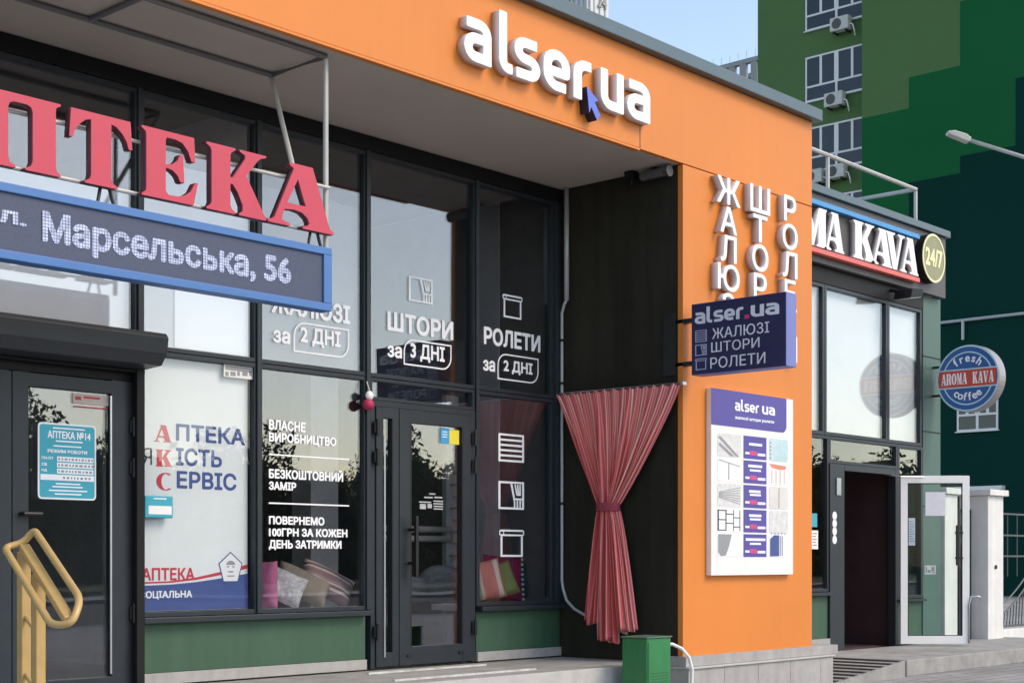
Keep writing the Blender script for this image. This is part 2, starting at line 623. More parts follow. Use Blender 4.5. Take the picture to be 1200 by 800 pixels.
def _field(loops, res, off):
    allp = np.array([p for l in loops for p in l])
    m = off + 3.0 / res
    x0, y0 = allp.min(0) - m
    x1, y1 = allp.max(0) + m
    h = 1.0 / res
    gx = np.arange(x0, x1 + h, h)
    gy = np.arange(y0, y1 + h, h)
    X, Y = np.meshgrid(gx, gy)
    D = np.full(X.shape, 1e9)
    Wn = np.zeros(X.shape, int)
    for l in loops:
        for (ax, ay), (bx, by) in zip(l, l[1:] + l[:1]):
            dx, dy = bx - ax, by - ay
            LL = dx * dx + dy * dy
            if LL < 1e-14:
                continue
            t = np.clip(((X - ax) * dx + (Y - ay) * dy) / LL, 0, 1)
            D = np.minimum(D, np.hypot(X - ax - t * dx, Y - ay - t * dy))
            cr = dx * (Y - ay) - (X - ax) * dy
            if by > ay:
                Wn += (Y >= ay) & (Y < by) & (cr > 0)
            else:
                Wn -= (Y >= by) & (Y < ay) & (cr < 0)
    return np.where(Wn != 0, D, -D) + off + 1e-7, x0, y0, h

def text_loops(body, bold=0.0, res=40):
    key = (body, bold, res)
    if key in _gl:
        return _gl[key]
    c = bpy.data.curves.new('t', 'FONT')
    c.body = body
    c.size = 1
    c.fill_mode = 'NONE'
    c.resolution_u = 5
    o = bpy.data.objects.new('t', c)
    COL.objects.link(o)
    dg = bpy.context.evaluated_depsgraph_get()
    me = bpy.data.meshes.new_from_object(o.evaluated_get(dg))
    co = [(v.co.x, v.co.y) for v in me.vertices]
    nx = {}
    for e in me.edges:
        a, b = e.vertices
        nx.setdefault(a, []).append(b)
        nx.setdefault(b, []).append(a)
    loops, seen = [], set()
    for s0 in range(len(co)):
        if s0 in seen or s0 not in nx:
            continue
        lp = [s0]
        seen.add(s0)
        cur = s0
        first = s0 + 1 if (s0 + 1) in nx[s0] else nx[s0][0]
        cur = first
        while cur not in seen:
            seen.add(cur)
            lp.append(cur)
            n2 = [q for q in nx[cur] if q not in seen]
            if not n2:
                break
            cur = n2[0]
        loops.append([co[i] for i in lp])
    bpy.data.objects.remove(o)
    bpy.data.curves.remove(c)
    bpy.data.meshes.remove(me)
    # cluster by x range
    loops.sort(key=lambda l: min(p[0] for p in l))
    cl, hi = [], -1e9
    for l in loops:
        a, b = min(p[0] for p in l), max(p[0] for p in l)
        if a < hi - 1e-4 and cl:
            cl[-1].append(l)
        else:
            cl.append([l])
            hi = -1e9
        hi = max(hi, b)
    out = []
    for g in cl:
        D, x0, y0, h = _field(g, res, bold)
        out.append([_simplify(l, 0.12 / res) for l in _march(D, x0, y0, h)])
    _gl[key] = out
    return out

def letter_offsets(word, bold, res):
    """loops of each character, in word coordinates"""
    out = []
    for i, ch in enumerate(word):
        if ch == ' ':
            out.append([])
            continue
        own = [l for g in text_loops(ch, bold, res) for l in g]
        pre = [p[0] for g in text_loops(word[:i + 1], bold, 12) for l in g for p in l]
        dx = max(pre) - max(p[0] for g in text_loops(ch, bold, 12) for l in g for p in l)
        out.append([[(x + dx, y) for x, y in l] for l in own])
    return out

def loops_mesh(name, loops, o, R, U, N, sx, sy, ox, oy, depth, mats, parent):
    """extruded flat lettering; depth along N; face and side materials"""
    c = bpy.data.curves.new('g', 'CURVE')
    c.dimensions = '2D'
    c.fill_mode = 'BOTH' if depth > 0 else 'FRONT'
    c.extrude = 0.5 if depth > 0 else 0
    for l in loops:
        if len(l) < 3:
            continue
        sp = c.splines.new('POLY')
        sp.points.add(len(l) - 1)
        sp.points.foreach_set('co', [q for p in l for q in ((p[0] - ox) * sx, (p[1] - oy) * sy, 0, 1)])
        sp.use_cyclic_u = True
    t = bpy.data.objects.new('g', c)
    COL.objects.link(t)
    dg = bpy.context.evaluated_depsgraph_get()
    me = bpy.data.meshes.new_from_object(t.evaluated_get(dg))
    bpy.data.objects.remove(t)
    bpy.data.curves.remove(c)
    off = wloc(parent) if parent is not None else Vector((0, 0, 0))
    o = Vector(o) - off
    zs = [abs(p.normal.z) for p in me.polygons]
    for v in me.vertices:
        x, y, z = v.co
        v.co = o + R * x + U * y + N * ((z + 0.5) * depth if depth > 0 else 0)
    if not isinstance(mats, (list, tuple)):
        mats = [mats]
    me.materials.clear()
    for m in mats:
        me.materials.append(m)
    if len(mats) > 1:
        me.polygons.foreach_set('material_index', [0 if z > 0.7 else 1 for z in zs])
    else:
        me.polygons.foreach_set('material_index', [0] * len(me.polygons))
    bm = bmesh.new()
    bm.from_mesh(me)
    bmesh.ops.remove_doubles(bm, verts=bm.verts, dist=1e-7)
    bmesh.ops.recalc_face_normals(bm, faces=bm.faces)
    bm.to_mesh(me)
    bm.free()
    me.name = name
    ob = bpy.data.objects.new(name, me)
    COL.objects.link(ob)
    if parent is not None:
        ob.parent = parent
    return ob

def bbox(loops):
    xs = [p[0] for l in loops for p in l]
    ys = [p[1] for l in loops for p in l]
    return min(xs), max(xs), min(ys), max(ys)

def text(name, body, o, R, U, N, Wd, Ht, depth, m, parent, bold=0.02, res=36, keep=False):
    """whole string as one mesh, its bounding box fitted to Wd x Ht with lower left corner o"""
    loops = [l for g in text_loops(body, bold, res) for l in g]
    a, b, c, d = bbox(loops)
    sx = Wd / (b - a)
    sy = Ht / (d - c)
    if keep:
        sx = sy
    return loops_mesh(name, loops, o, R, U, N, sx, sy, a, c, depth, m, parent)

def textY(name, body, px0, px1, yt, yb, Y, m, parent, depth=0.002, bold=0.02, res=36):
    """text on a plane facing -Y fitted to a photo rectangle measured at its left edge"""
    X0, X1 = XY(px0, Y), XY(px1, Y)
    z0, z1 = ZY(px0, yb, Y), ZY(px0, yt, Y)
    return text(name, body, (X0, Y, z0), VX, VZ, -VY, X1 - X0, z1 - z0, depth, m, parent, bold, res)

def arc(cx, cy, rx, ry, a0, a1, n=14):
    return [(cx + rx * math.cos(R_(a0 + (a1 - a0) * i / n)), cy + ry * math.sin(R_(a0 + (a1 - a0) * i / n))) for i in range(n + 1)]

SERIF = {
    'А': [[(0, 0), (.34, 0), (.34, .04), (.22, .08), (.262, .25), (.40, .27), (.52, .25), (.60, .18), (.63, .11), (.61, .06), (.53, .04), (.53, 0), (1, 0), (1, .04), (.94, .08),
           (.68, 1), (.34, 1), (.34, .96), (.40, .92), (.12, .10), (.08, .06), (0, .04)], [(.30, .36), (.46, .76), (.577, .36)]],
    'П': [[(0, 0), (.44, 0), (.44, .03), (.37, .07), (.35, .14), (.35, .80), (.37, .86), (.42, .885), (.58, .885), (.63, .86), (.65, .80), (.65, .14), (.63, .07), (.56, .03), (.56, 0),
           (1, 0), (1, .03), (.95, .07), (.94, .13), (.94, .90), (.95, .94), (1, .97), (1, 1), (0, 1), (0, .97), (.05, .94), (.06, .9), (.06, .13), (.05, .07), (0, .03)]],
    'Т': [[(.24, 0), (.76, 0), (.76, .03), (.68, .07), (.66, .13), (.66, .90), (.74, .88), (.84, .80), (.91, .70), (.94, .60), (1, .60), (.97, 1), (.03, 1), (0, .60), (.06, .60),
           (.09, .70), (.16, .80), (.26, .88), (.34, .90), (.34, .13), (.32, .07), (.24, .03)]],
    'Е': [[(0, 0), (.92, 0), (1, .34), (.95, .34), (.87, .20), (.76, .12), (.62, .08), (.48, .08), (.44, .10), (.42, .14), (.42, .47), (.54, .45), (.63, .39), (.68, .30), (.75, .30),
           (.73, .70), (.67, .70), (.63, .61), (.54, .54), (.42, .52), (.42, .87), (.44, .91), (.60, .91), (.72, .88), (.82, .78), (.88, .64), (.95, .64), (.93, 1), (0, 1),
           (0, .97), (.07, .93), (.08, .88), (.08, .12), (.07, .07), (0, .03)]],
    'К': [[(0, 0), (.46, 0), (.46, .03), (.40, .07), (.38, .13), (.38, .45), (.42, .45), (.50, .34), (.58, .16), (.58, .07), (.52, .03), (.52, 0), (1, 0), (1, .03), (.94, .07),
           (.64, .62), (.82, .88), (.88, .94), (.97, .97), (.97, 1), (.53, 1), (.53, .97), (.62, .93), (.62, .88), (.42, .55), (.38, .55), (.38, .88), (.40, .93), (.46, .97), (.46, 1), (0, 1),
           (0, .97), (.06, .93), (.08, .88), (.08, .12), (.06, .07), (0, .03)]],
    'М': [[(0, 0), (.30, 0), (.30, .03), (.21, .08), (.21, .72), (.44, 0), (.54, 0), (.70, .62), (.70, .08), (.64, .03), (.64, 0), (1, 0), (1, .03), (.96, .08), (.96, .92), (1, .97), (1, 1),
           (.72, 1), (.555, .44), (.36, 1), (0, 1), (0, .97), (.09, .92), (.13, .86), (.13, .08), (0, .03)]],
    'V': [[(0, 1), (0, .97), (.07, .92), (.36, 0), (.58, 0), (.86, .90), (1, .97), (1, 1), (.64, 1), (.64, .97), (.75, .91), (.56, .26), (.37, .92), (.48, .97), (.48, 1)]],
    'R': [[(0, 0), (.44, 0), (.44, .03), (.38, .08), (.38, .46), (.46, .46), (.54, .40), (.62, .10), (.72, .01), (.84, 0), (1, .06), (1, .10), (.93, .12), (.88, .34), (.78, .47)] + arc(.62, .74, .32, .26, -40, 90, 8)
          + [(0, 1), (0, .97), (.07, .92), (.07, .08), (0, .03)], [(.38, .53), (.38, .93), (.5, .93)] + arc(.5, .73, .13, .20, 80, -80, 8) + [(.5, .53)]],
    'O': [arc(.5, .5, .5, .5, 0, 348, 29), arc(.5, .5, .17, .44, 0, 348, 29)],
    'С': [arc(.55, .5, .55, .5, 52, 310, 24) + arc(.56, .5, .26, .44, 306, 55, 18)],
}
SERIF['A'], SERIF['K'], SERIF['M'], SERIF['Т'], SERIF['E'] = SERIF['А'], SERIF['К'], SERIF['М'], SERIF['Т'], SERIF['Е']

def stroke_loops(strokes, w, res=60):
    """outline of round-cornered strokes with flat ends"""
    pts = np.array([p for st in strokes for p in st])
    m = w + 3.0 / res
    h = 1.0 / res
    x0, y0 = pts.min(0) - m
    x1, y1 = pts.max(0) + m
    X, Y = np.meshgrid(np.arange(x0, x1, h), np.arange(y0, y1, h))
    F = np.full(X.shape, -1e9)
    for st in strokes:
        D = np.full(X.shape, 1e9)
        n = len(st) - 1
        for i in range(n):
            (ax, ay), (bx, by) = st[i], st[i + 1]
            dx, dy = bx - ax, by - ay
            L = math.hypot(dx, dy)
            t = ((X - ax) * dx + (Y - ay) * dy) / L
            tc = np.clip(t, 0, L)
            d = np.hypot(X - ax - tc * dx / L, Y - ay - tc * dy / L)
            if i == 0:
                d = np.where(t < 0, np.maximum(d, w / 2 - t), d)
            if i == n - 1:
                d = np.where(t > L, np.maximum(d, w / 2 + t - L), d)
            D = np.minimum(D, d)
        F = np.maximum(F, w / 2 - D)
    F[np.abs(F) < 1e-9] = 1e-9
    return [_simplify(l, 0.12 / res) for l in _march(F, x0, y0, h)]

_c = lambda cx, cy, r, a0, a1: arc(cx, cy, r, r, a0, a1, 10)
LOGO = {
    'a': [[(.06, .88)] + _c(.43, .65, .23, 90, 0) + [(.66, 0)], [(.66, .55)] + _c(.32, .335, .215, 90, 270) + [(.66, .12)]],
    'l': [[(.12, 1.42)] + _c(.30, .30, .18, 180, 270) + [(.40, .12)]],
    's': [[(.66, .88)] + _c(.31, .69, .19, 90, 255) + [(.47, .48)] + _c(.46, .30, .18, 75, -90) + [(.06, .12)]],
    'e': [[(.12, .46), (.66, .46)] + [(.66, .60)] + _c(.39, .61, .27, 0, 180) + _c(.40, .40, .28, 180, 270) + [(.66, .12)]],
    'r': [[(.12, 0)] + _c(.36, .64, .24, 180, 90) + [(.50, .88)]],
    'u': [[(.12, 1.0)] + _c(.36, .36, .24, 180, 270) + [(.66, .12)], [(.66, 1.0), (.66, 0)]],
}
LOGO_W = {'a': .78, 'l': .42, 's': .70, 'e': .78, 'r': .52, 'u': .78}
LOGO_L = {k: stroke_loops(v, .24) for k, v in LOGO.items()}

def logo(name, word, o, R, U, N, Wd, xh, depth, m, parent, gap=.10):
    """logo word in rounded strokes: width Wd, x-height xh, one mesh"""
    x, L = 0, []
    for ch in word:
        L += [[(px + x, py) for px, py in l] for l in LOGO_L[ch]]
        x += LOGO_W[ch] + gap
    b = bbox(L)
    return loops_mesh(name, L, o, R, U, N, Wd / (b[1] - b[0]), xh, b[0], 0, depth, m, parent)

def rrect(x0, x1, y0, y1, r, n=5):
    return arc(x1 - r, y1 - r, r, r, 0, 90, n) + arc(x0 + r, y1 - r, r, r, 90, 180, n) + arc(x0 + r, y0 + r, r, r, 180, 270, n) + arc(x1 - r, y0 + r, r, r, 270, 360, n)

# ------------------------------------------------------------------ key planes
GL = 9.83          # glazing plane
PF = 8.30          # fascia / pillar front plane
PX0, PX1 = 11.59, 13.92
SOF = 5.085        # soffit
FTOP = 5.98        # top of orange fascia
FL = 0.39          # shop floor
BX0 = 2.2          # visible end of the shop building (beyond the frame)
ZTR = 2.965        # transom
ZS = 0.865         # sill
CFL = 0.20         # coffee shop floor
CX1 = 19.95

# ------------------------------------------------------------------ ground, street
MB().box(-400, 500, -400, 500, -0.6, -0.30).build('ground', grass_m)
bpy.data.objects['ground']['kind'] = 'structure'
tag(MB().box(-60, 90, -7.0, 60, -0.295, 0.0).build('pavement', pavers), kind='structure')
tag(MB().box(-60, 90, -7.16, -7.002, -0.295, 0.02).build('kerb', conc_l, bevel=0.015), kind='structure')
tag(MB().box(-120, 200, -24, -7.165, -0.2955, -0.13).build('road', asphalt), kind='structure')
lm = MB()
for i in range(-14, 26):
    lm.box(i * 6, i * 6 + 3, -15.66, -15.54, -0.13, -0.126)
tag(lm.build('road_marking', road_white), kind='structure')
tag(MB().box(-120, 200, -28, -24.005, -0.295, 0.0).build('far_pavement', pavers), kind='structure')

# ------------------------------------------------------------------ SHOP BUILDING
shop = thing('shop_building', 'orange clad shop building with deep dark soffit and anthracite glazing', 'building', (8, 9.8, 0))
# cladding: separate cassette panels with 8 mm joints over a dark backing
XJ = XY(750, PF)   # vertical joint
g = 0.005
pf = MB()
pf.box(BX0, XJ, PF, PF + 0.06, SOF + 0.012, FTOP)
pf.box(XJ, PX1, PF, PF + 0.06, SOF + g, FTOP)
pf.build('fascia', orange, shop, bevel=0.003)
MB().box(PX0, PX1, PF, PF + 0.06, 0.44, SOF - g).build('pillar', orange, shop, bevel=0.003)
MB().box(XJ - 0.005, XJ + 0.005, PF - 0.0015, PF + 0.01, SOF + 0.014, SOF + 0.34).build('panel_joint', gasket, shop)
bk = MB()
bk.box(BX0, PX1 - 0.02, PF + 0.062, PF + 0.18, SOF + 0.014, FTOP - 0.01)
bk.build('backing_wall', frame_d, shop)
MB().box(BX0, XJ - g, PF - 0.004, PF + 0.05, SOF - 0.012, SOF + 0.009).build('drip_trim', orange, shop, bevel=0.002)
MB().box(BX0, PX0 - 0.003, PF + 0.052, GL + 0.05, SOF, SOF + 0.012).build('soffit', soffit_m, shop)
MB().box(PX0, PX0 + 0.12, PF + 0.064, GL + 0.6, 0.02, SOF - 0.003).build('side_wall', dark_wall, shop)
MB().box(PX1 - 0.06, PX1, PF + 0.062, 16, 0.44, FTOP - 0.012).build('end_wall', orange, shop)
cp = MB()
cp.box(BX0, PX1 + 0.07, PF - 0.09, PF + 0.45, FTOP + 0.002, FTOP + 0.125)
cp.build('coping', coping_m, shop, bevel=0.008)
MB().box(BX0, PX1 - 0.07, PF + 0.2, 16, FTOP - 0.25, FTOP - 0.14).build('roof', coping_m, shop)
# plinth at the pillar
pl = MB()
pl.box(PX0 - 0.02, PX1 + 0.45, PF - 0.05, PF + 0.30, 0.345, 0.442)
pl.box(PX0 - 0.035, PX1 + 0.32, PF - 0.10, PF + 0.30, 0.326, 0.343, 1)
x = PX0 - 0.02
while x < PX1 + 0.3:
    pl.box(x, min(x + 0.595, PX1 + 0.3), PF - 0.08, PF + 0.30, 0.0, 0.324)
    x += 0.6
pl.build('plinth', [stone, conc_l], shop, bevel=0.003)
# glazing
xm = [BX0, XY(161, GL), XY(300, GL), XY(428, GL), XY(556, GL), PX0 - 0.10]
MW = 0.045
ZH = SOF - 0.135
hd = MB()
hd.box(BX0, PX0 - 0.003, GL - 0.04, GL + 0.09, ZH, SOF - 0.002)
hd.build('header', frame_d, shop, bevel=0.004)

def make_window(name, x0, x1, z0, z1, gm, fb=0.035, fr=frame_m, Y=GL, parent=None, d0=-0.03, d1=0.07):
    f = MB()
    f.box(x0, x0 + fb, Y + d0, Y + d1, z0, z1)
    f.box(x1 - fb, x1, Y + d0, Y + d1, z0, z1)
    f.box(x0 + fb, x1 - fb, Y + d0, Y + d1, z0, z0 + fb)
    f.box(x0 + fb, x1 - fb, Y + d0, Y + d1, z1 - fb, z1)
    w = f.build(name, fr, parent or shop, bevel=0.003)
    MB().box(x0 + fb - 0.006, x1 - fb + 0.006, Y, Y + 0.012, z0 + fb - 0.006, z1 - fb + 0.006).build('pane', gm, w)
    return w

wins = {}
for i in range(5):
    gm = glass_ph if i < 2 else glass_shop
    wins['u', i] = make_window('window', xm[i] + 0.003, xm[i + 1] - 0.003, ZTR + 0.003, ZH - 0.003, gm)
    if i in (1, 2, 4):
        wins['l', i] = make_window('window', xm[i] + 0.003, xm[i + 1] - 0.003, ZS + 0.05, ZTR - 0.003, glass_po if i == 1 else gm)
mul = MB()
for xx in xm[1:5]:
    mul.box(xx - 0.022, xx + 0.022, GL - 0.05, GL - 0.032, ZS + 0.05, ZH - 0.002)
mul.box(PX0 - 0.10, PX0 - 0.003, GL - 0.045, GL + 0.08, ZS + 0.05, ZH - 0.002)
mul.build('mullion', frame_m, shop, bevel=0.003)
for a, b in ((xm[1], xm[3] - 0.01), (xm[4] + 0.01, PX0 - 0.004)):
    MB().box(a, b, GL - 0.10, GL + 0.08, ZS, ZS + 0.045).build('sill', frame_m, shop, bevel=0.005)
    MB().box(a, b, GL - 0.012, GL + 0.10, FL + 0.09, ZS - 0.002).build('green_panel', green_p, shop, bevel=0.003)
    MB().box(a, b, GL - 0.035, GL + 0.10, FL, FL + 0.088).build('skirting', stone, shop, bevel=0.003)

# room behind the glass
rm = MB()
rm.box(BX0, PX0 - 0.003, GL + 0.12, 14.5, FL - 0.08, FL - 0.005, 1)
rm.box(BX0, PX0 - 0.003, 14.5, 14.6, FL, SOF + 0.1)
rm.box(BX0 - 0.1, BX0, GL + 0.1, 14.6, FL, SOF + 0.1)
rm.box(PX0 - 0.05, PX0 - 0.003, GL + 0.12, 14.5, FL, SOF)
rm.box(BX0, PX0 - 0.06, GL + 0.1, 14.5, SOF + 0.02, SOF + 0.1)
rm.build('interior_wall', [room_d, room_f], shop)
MB().box(xm[2] - 0.03, xm[2] + 0.03, GL + 0.09, 14.49, FL, SOF).build('partition_wall', room_g, shop)
MB().box(XY(610, 10.6), PX0 - 0.06, 10.6, 10.9, FL, SOF).build('interior_column', room_g, shop)
MB().box(xm[4] - 0.35, xm[4] + 0.02, 11.8, 12.1, FL, SOF).build('interior_column', room_g, shop)

# --- alser door
def make_door(parent, x0, x1, z0, z1, side, gm):
    """two leaf aluminium door: narrow leaf x0..xs, main leaf xs..x1"""
    fr = MB()
    fr.box(x0, x0 + 0.05, GL - 0.04, GL + 0.08, z0, z1)
    fr.box(x1 - 0.05, x1, GL - 0.04, GL + 0.08, z0, z1)
    fr.box(x0 + 0.05, x1 - 0.05, GL - 0.04, GL + 0.08, z1 - 0.05, z1)
    fr.build('door_frame', frame_m, parent, bevel=0.003)
    def leaf(a, b, wl, wr, bot, top):
        d = MB()
        ya, yb = GL - 0.055, GL + 0.02
        d.box(a, a + wl, ya, yb, z0 + 0.015, z1 - 0.054)
        d.box(b - wr, b, ya, yb, z0 + 0.015, z1 - 0.054)
        d.box(a + wl, b - wr, ya, yb, z0 + 0.015, z0 + bot)
        d.box(a + wl, b - wr, ya, yb, z1 - top, z1 - 0.054)
        o = d.build('door', frame_m, parent, bevel=0.004)
        MB().box(a + wl - 0.006, b - wr + 0.006, GL - 0.025, GL - 0.012, z0 + bot - 0.006, z1 - top + 0.006).build('pane', gm, o)
        gk = MB()
        e = 0.008
        gk.box(a + wl - e, a + wl + e, ya - 0.001, GL - 0.028, z0 + bot, z1 - top)
        gk.box(b - wr - e, b - wr + e, ya - 0.001, GL - 0.028, z0 + bot, z1 - top)
        gk.build('gasket', gasket, o)
        return o
    return leaf

DZ = 2.76
leaf = make_door(shop, xm[3] + 0.03, xm[4] - 0.03, FL, DZ, 0, glass_shop)
a0, a1, a2 = xm[3] + 0.083, XY(463, GL), xm[4] - 0.083
d_n = leaf(a0, a1 - 0.004, 0.075, 0.075, 0.14, 0.15)
d_m = leaf(a1 + 0.004, a2, 0.14, 0.135, 0.18, 0.17)
tr = make_window('window', xm[3] + 0.025, xm[4] - 0.025, DZ + 0.004, ZTR - 0.004, glass_shop, fb=0.03)

def pull_handle(parent, x, y, z0, z1, m=hand_b, out=0.09):
    h = MB()
    h.box(x - 0.016, x + 0.016, y - out - 0.018, y - out + 0.012, z0, z1)
    for z in (z0 + 0.12, z1 - 0.12):
        h.box(x - 0.012, x + 0.012, y - out + 0.010, y, z - 0.014, z + 0.014)
    return h.build('handle', m, parent, bevel=0.004)

hx = XY(480, GL - 0.06)
pull_handle(d_m, hx, GL - 0.055, ZY(480, 675, GL), ZY(480, 605, GL))
def hinges(parent, x, zs, y=GL - 0.055):
    for z in zs:
        h = MB()
        h.box(x - 0.03, x + 0.03, y - 0.022, y, z - 0.05, z + 0.05)
        h.tube([(x, y - 0.03, z - 0.075), (x, y - 0.03, z + 0.075)], 0.016, 10)
        h.build('hinge', hand_b, parent, bevel=0.003)
hinges(d_m, a2 + 0.01, [2.5, 2.24, 0.72])
hinges(d_n, a0 - 0.01, [2.52, 2.26, 0.72])
for xx in (a1 + 0.12, a2 - 0.16):
    MB().box(xx - 0.03, xx + 0.03, GL - 0.067, GL - 0.0555, FL + 0.09, FL + 0.11).build('latch', hand_b, d_m)
MB().box(a0 + 0.085, a0 + 0.10, GL - 0.066, GL - 0.057, FL + 0.1, 2.45).build('chrome_strip', steel, d_n)

# --- pharmacy door and shutter box
pb0, pb1 = XY(10, GL), XY(128 + 26, GL)
frp = MB()
frp.box(pb1, xm[1] - 0.02, GL - 0.075, GL + 0.08, 0.2, 2.79)
frp.box(BX0, pb1 - 0.003, GL - 0.04, GL + 0.08, 2.70, 2.79)
frp.build('door_frame', frame_d, shop, bevel=0.004)
def pharm_leaf(x0, x1):
    d = MB()
    ya, yb = GL - 0.055, GL + 0.02
    z0, z1 = 0.20, 2.695
    d.box(x0, x0 + 0.12, ya, yb, z0, z1)
    d.box(x1 - 0.20, x1, ya, yb, z0, z1)
    d.box(x0 + 0.12, x1 - 0.20, ya, yb, z0, z0 + 0.28)
    d.box(x0 + 0.12, x1 - 0.20, ya, yb, z1 - 0.10, z1)
    o = d.build('door', frame_m, shop, bevel=0.004)
    MB().box(x0 + 0.114, x1 - 0.194, GL - 0.025, GL - 0.012, z0 + 0.27, z1 - 0.09).build('pane', glass_shop, o)
    return o
pd = pharm_leaf(pb0, pb1 - 0.004)
pd2 = pharm_leaf(BX0 - 0.5, pb0 - 0.006)
hinges(pd, pb1 - 0.03, [2.36, 2.05, 0.95])
MB().box(pb1 - 0.225, pb1 - 0.212, GL - 0.064, GL - 0.056, 0.5, 2.58).build('chrome_strip', steel, pd)
hh = MB()
hh.tube([(pb0 + 0.06, GL - 0.055, 1.68), (pb0 + 0.06, GL - 0.11, 1.68), (pb0 + 0.2, GL - 0.11, 1.68)], 0.016, 8)
hh.build('handle', hand_b, pd)
sx1 = XY(188, 9.52)
shb = MB()
shb.prism([(0, .0), (-.25, .015), (-.32, .10), (-.34, .215), (-.31, .25), (0, .26)], (BX0, GL - 0.08, 2.79), VY, VZ, VX, sx1 - BX0)
shut = shb.build('roller_shutter_box', mat('shutter_grey', (0.036, 0.043, 0.052), 0.42, var=.1), shop, bevel=0.006)
shc = MB()
shc.box(BX0, sx1 - 0.004, GL - 0.12, GL - 0.078, 2.765, 2.788)
shc.box(xm[1] - 0.09, xm[1] - 0.02, GL - 0.13, GL - 0.078, 0.2, 2.795)
shc.build('guide_rail', frame_d, shut, bevel=0.004)

# --- vinyl lettering on the panes (parts of their windows)
YV = GL - 0.0025
def icon_shapes(kind):
    """flat polygons that do not overlap, in a unit square"""
    t = .075
    q = lambda x0, y0, x1, y1: [(x0, y0), (x1, y0), (x1, y1), (x0, y1)]
    P = []
    if kind == 'blind':
        P += [q(0, 0, t, 1), q(1 - t, 0, 1, 1)]
        for i in range(6):
            y = i * (1 - t) / 5
            P.append(q(t, y, 1 - t, y + t))
    elif kind == 'curtain':
        P += [q(0, 0, t, 1), q(1 - t, 0, 1, 1), q(t, 0, 1 - t, t), q(t, 1 - t, 1 - t, 1)]
        P.append([(.46, 1 - t), (.54, 1 - t), (.64, .42), (.57, .42)])
        for i in range(3):
            P.append([(.62 + i * .1, .9), (.67 + i * .1, .9), (.76 + i * .055, .5), (.70 + i * .055, .5)])
        P.append(q(.57, .34, .92, .41))
        for i in range(3):
            P.append(q(.60 + i * .11, t, .655 + i * .11, .33))
    else:
        P += [q(.05, 0, .05 + t, .76), q(.95 - t, 0, .95, .76), q(.05 + t, 0, .95 - t, t)]
        P += [q(.04, .93, .96, 1), q(.04, .765, .96, .83), q(0, .80, .039, .97), q(.961, .80, 1, .97), q(.16, .83, .19, .93)]
    return P

def icon_mesh(name, kind, o, R, U, N, w, h, d, m, parent):
    mb = MB()
    for p in icon_shapes(kind):
        mb.prism([(x * w, y * h) for x, y in p], o, R, U, N, d)
    return mb.build(name, m, parent)

def icon(kind, px0, px1, yt, yb, parent, Y=YV):
    X0, X1 = XY(px0, Y), XY(px1, Y)
    z0, z1 = ZY(px0, yb, Y), ZY(px0, yt, Y)
    return icon_mesh('vinyl_icon', kind, (X0, Y, z0), VX, VZ, -VY, X1 - X0, z1 - z0, 0.0015, vinyl, parent)

def frame_box(px0, px1, yt, yb, parent, Y=YV):
    X0, X1 = XY(px0, Y), XY(px1, Y)
    z0, z1 = ZY(px0, yb, Y), ZY(px0, yt, Y)
    w, h = X1 - X0, z1 - z0
    L = [[(0, 0), (w - .12, 0)] + arc(w - .12, .12, .12, .12, -90, 0, 6) + [(w, h), (.12, h)] + arc(.12, h - .12, .12, .12, 90, 180, 6)]
    t = 0.014
    L.append([(t, t), (w - .12, t)] + arc(w - .12, .12, .12 - t, .12 - t, -90, 0, 6) + [(w - t, h - t), (.12, h - t)] + arc(.12, h - .12, .12 - t, .12 - t, 90, 180, 6))
    return loops_mesh('vinyl_border', L, (X0, Y, z0), VX, VZ, -VY, 1, 1, 0, 0, 0.0015, vinyl, parent)

w = wins['u', 2]
icon('blind', 343, 370, 296, 322, w)
textY('vinyl_lettering', 'ЖАЛЮЗІ', 318, 410, 343, 366, YV, vinyl, w, bold=0.035)
textY('vinyl_lettering', 'за', 320, 340, 386, 401, YV, vinyl, w, bold=0.03)
textY('vinyl_lettering', '2 ДНІ', 352, 399, 382, 404, YV, vinyl, w, bold=0.03)
frame_box(344, 409, 376, 412, w)
w = wins['u', 3]
icon('curtain', 479, 507, 323, 352, w)
textY('vinyl_lettering', 'ШТОРИ', 454, 531, 364, 387, YV, vinyl, w, bold=0.035)
textY('vinyl_lettering', 'за', 454, 471, 404, 418, YV, vinyl, w, bold=0.03)
textY('vinyl_lettering', '3 ДНІ', 481, 521, 401, 422, YV, vinyl, w, bold=0.03)
frame_box(473, 529, 396, 427, w)
w = wins['u', 4]
icon('roller', 589, 612, 344, 371, w)
textY('vinyl_lettering', 'РОЛЕТИ', 567, 633, 382, 403, YV, vinyl, w, bold=0.035)
textY('vinyl_lettering', 'за', 566, 580, 421, 434, YV, vinyl, w, bold=0.03)
textY('vinyl_lettering', '2 ДНІ', 590, 624, 421, 437, YV, vinyl, w, bold=0.03)
frame_box(583, 631, 413, 444, w)
w = wins['l', 4]
icon('blind', 584, 614, 507, 540, w)
icon('curtain', 584, 614, 563, 596, w)
icon('roller', 585, 614, 620, 652, w)
w = wins['l', 2]
for (s, px1, yt, yb) in (('ВЛАСНЕ', 358, 491, 503), ('ВИРОБНИЦТВО', 394, 506, 519), ('БЕЗКОШТОВНИЙ', 402, 546, 560), ('ЗАМІР', 347, 563.5, 573.5),
                         ('ПОВЕРНЕМО', 380, 604, 614), ('100ГРН ЗА КОЖЕН', 407, 618, 628), ('ДЕНЬ ЗАТРИМКИ', 400, 632, 644)):
    textY('vinyl_lettering', s, 315, px1, yt, yb, YV, vinyl, w, bold=0.04, res=30)
ln = MB()
for yy in (532, 589):
    z = ZY(315, yy, YV)
    ln.box(XY(315, YV), XY(409, YV), YV - 0.0015, YV, z - 0.006, z + 0.006)
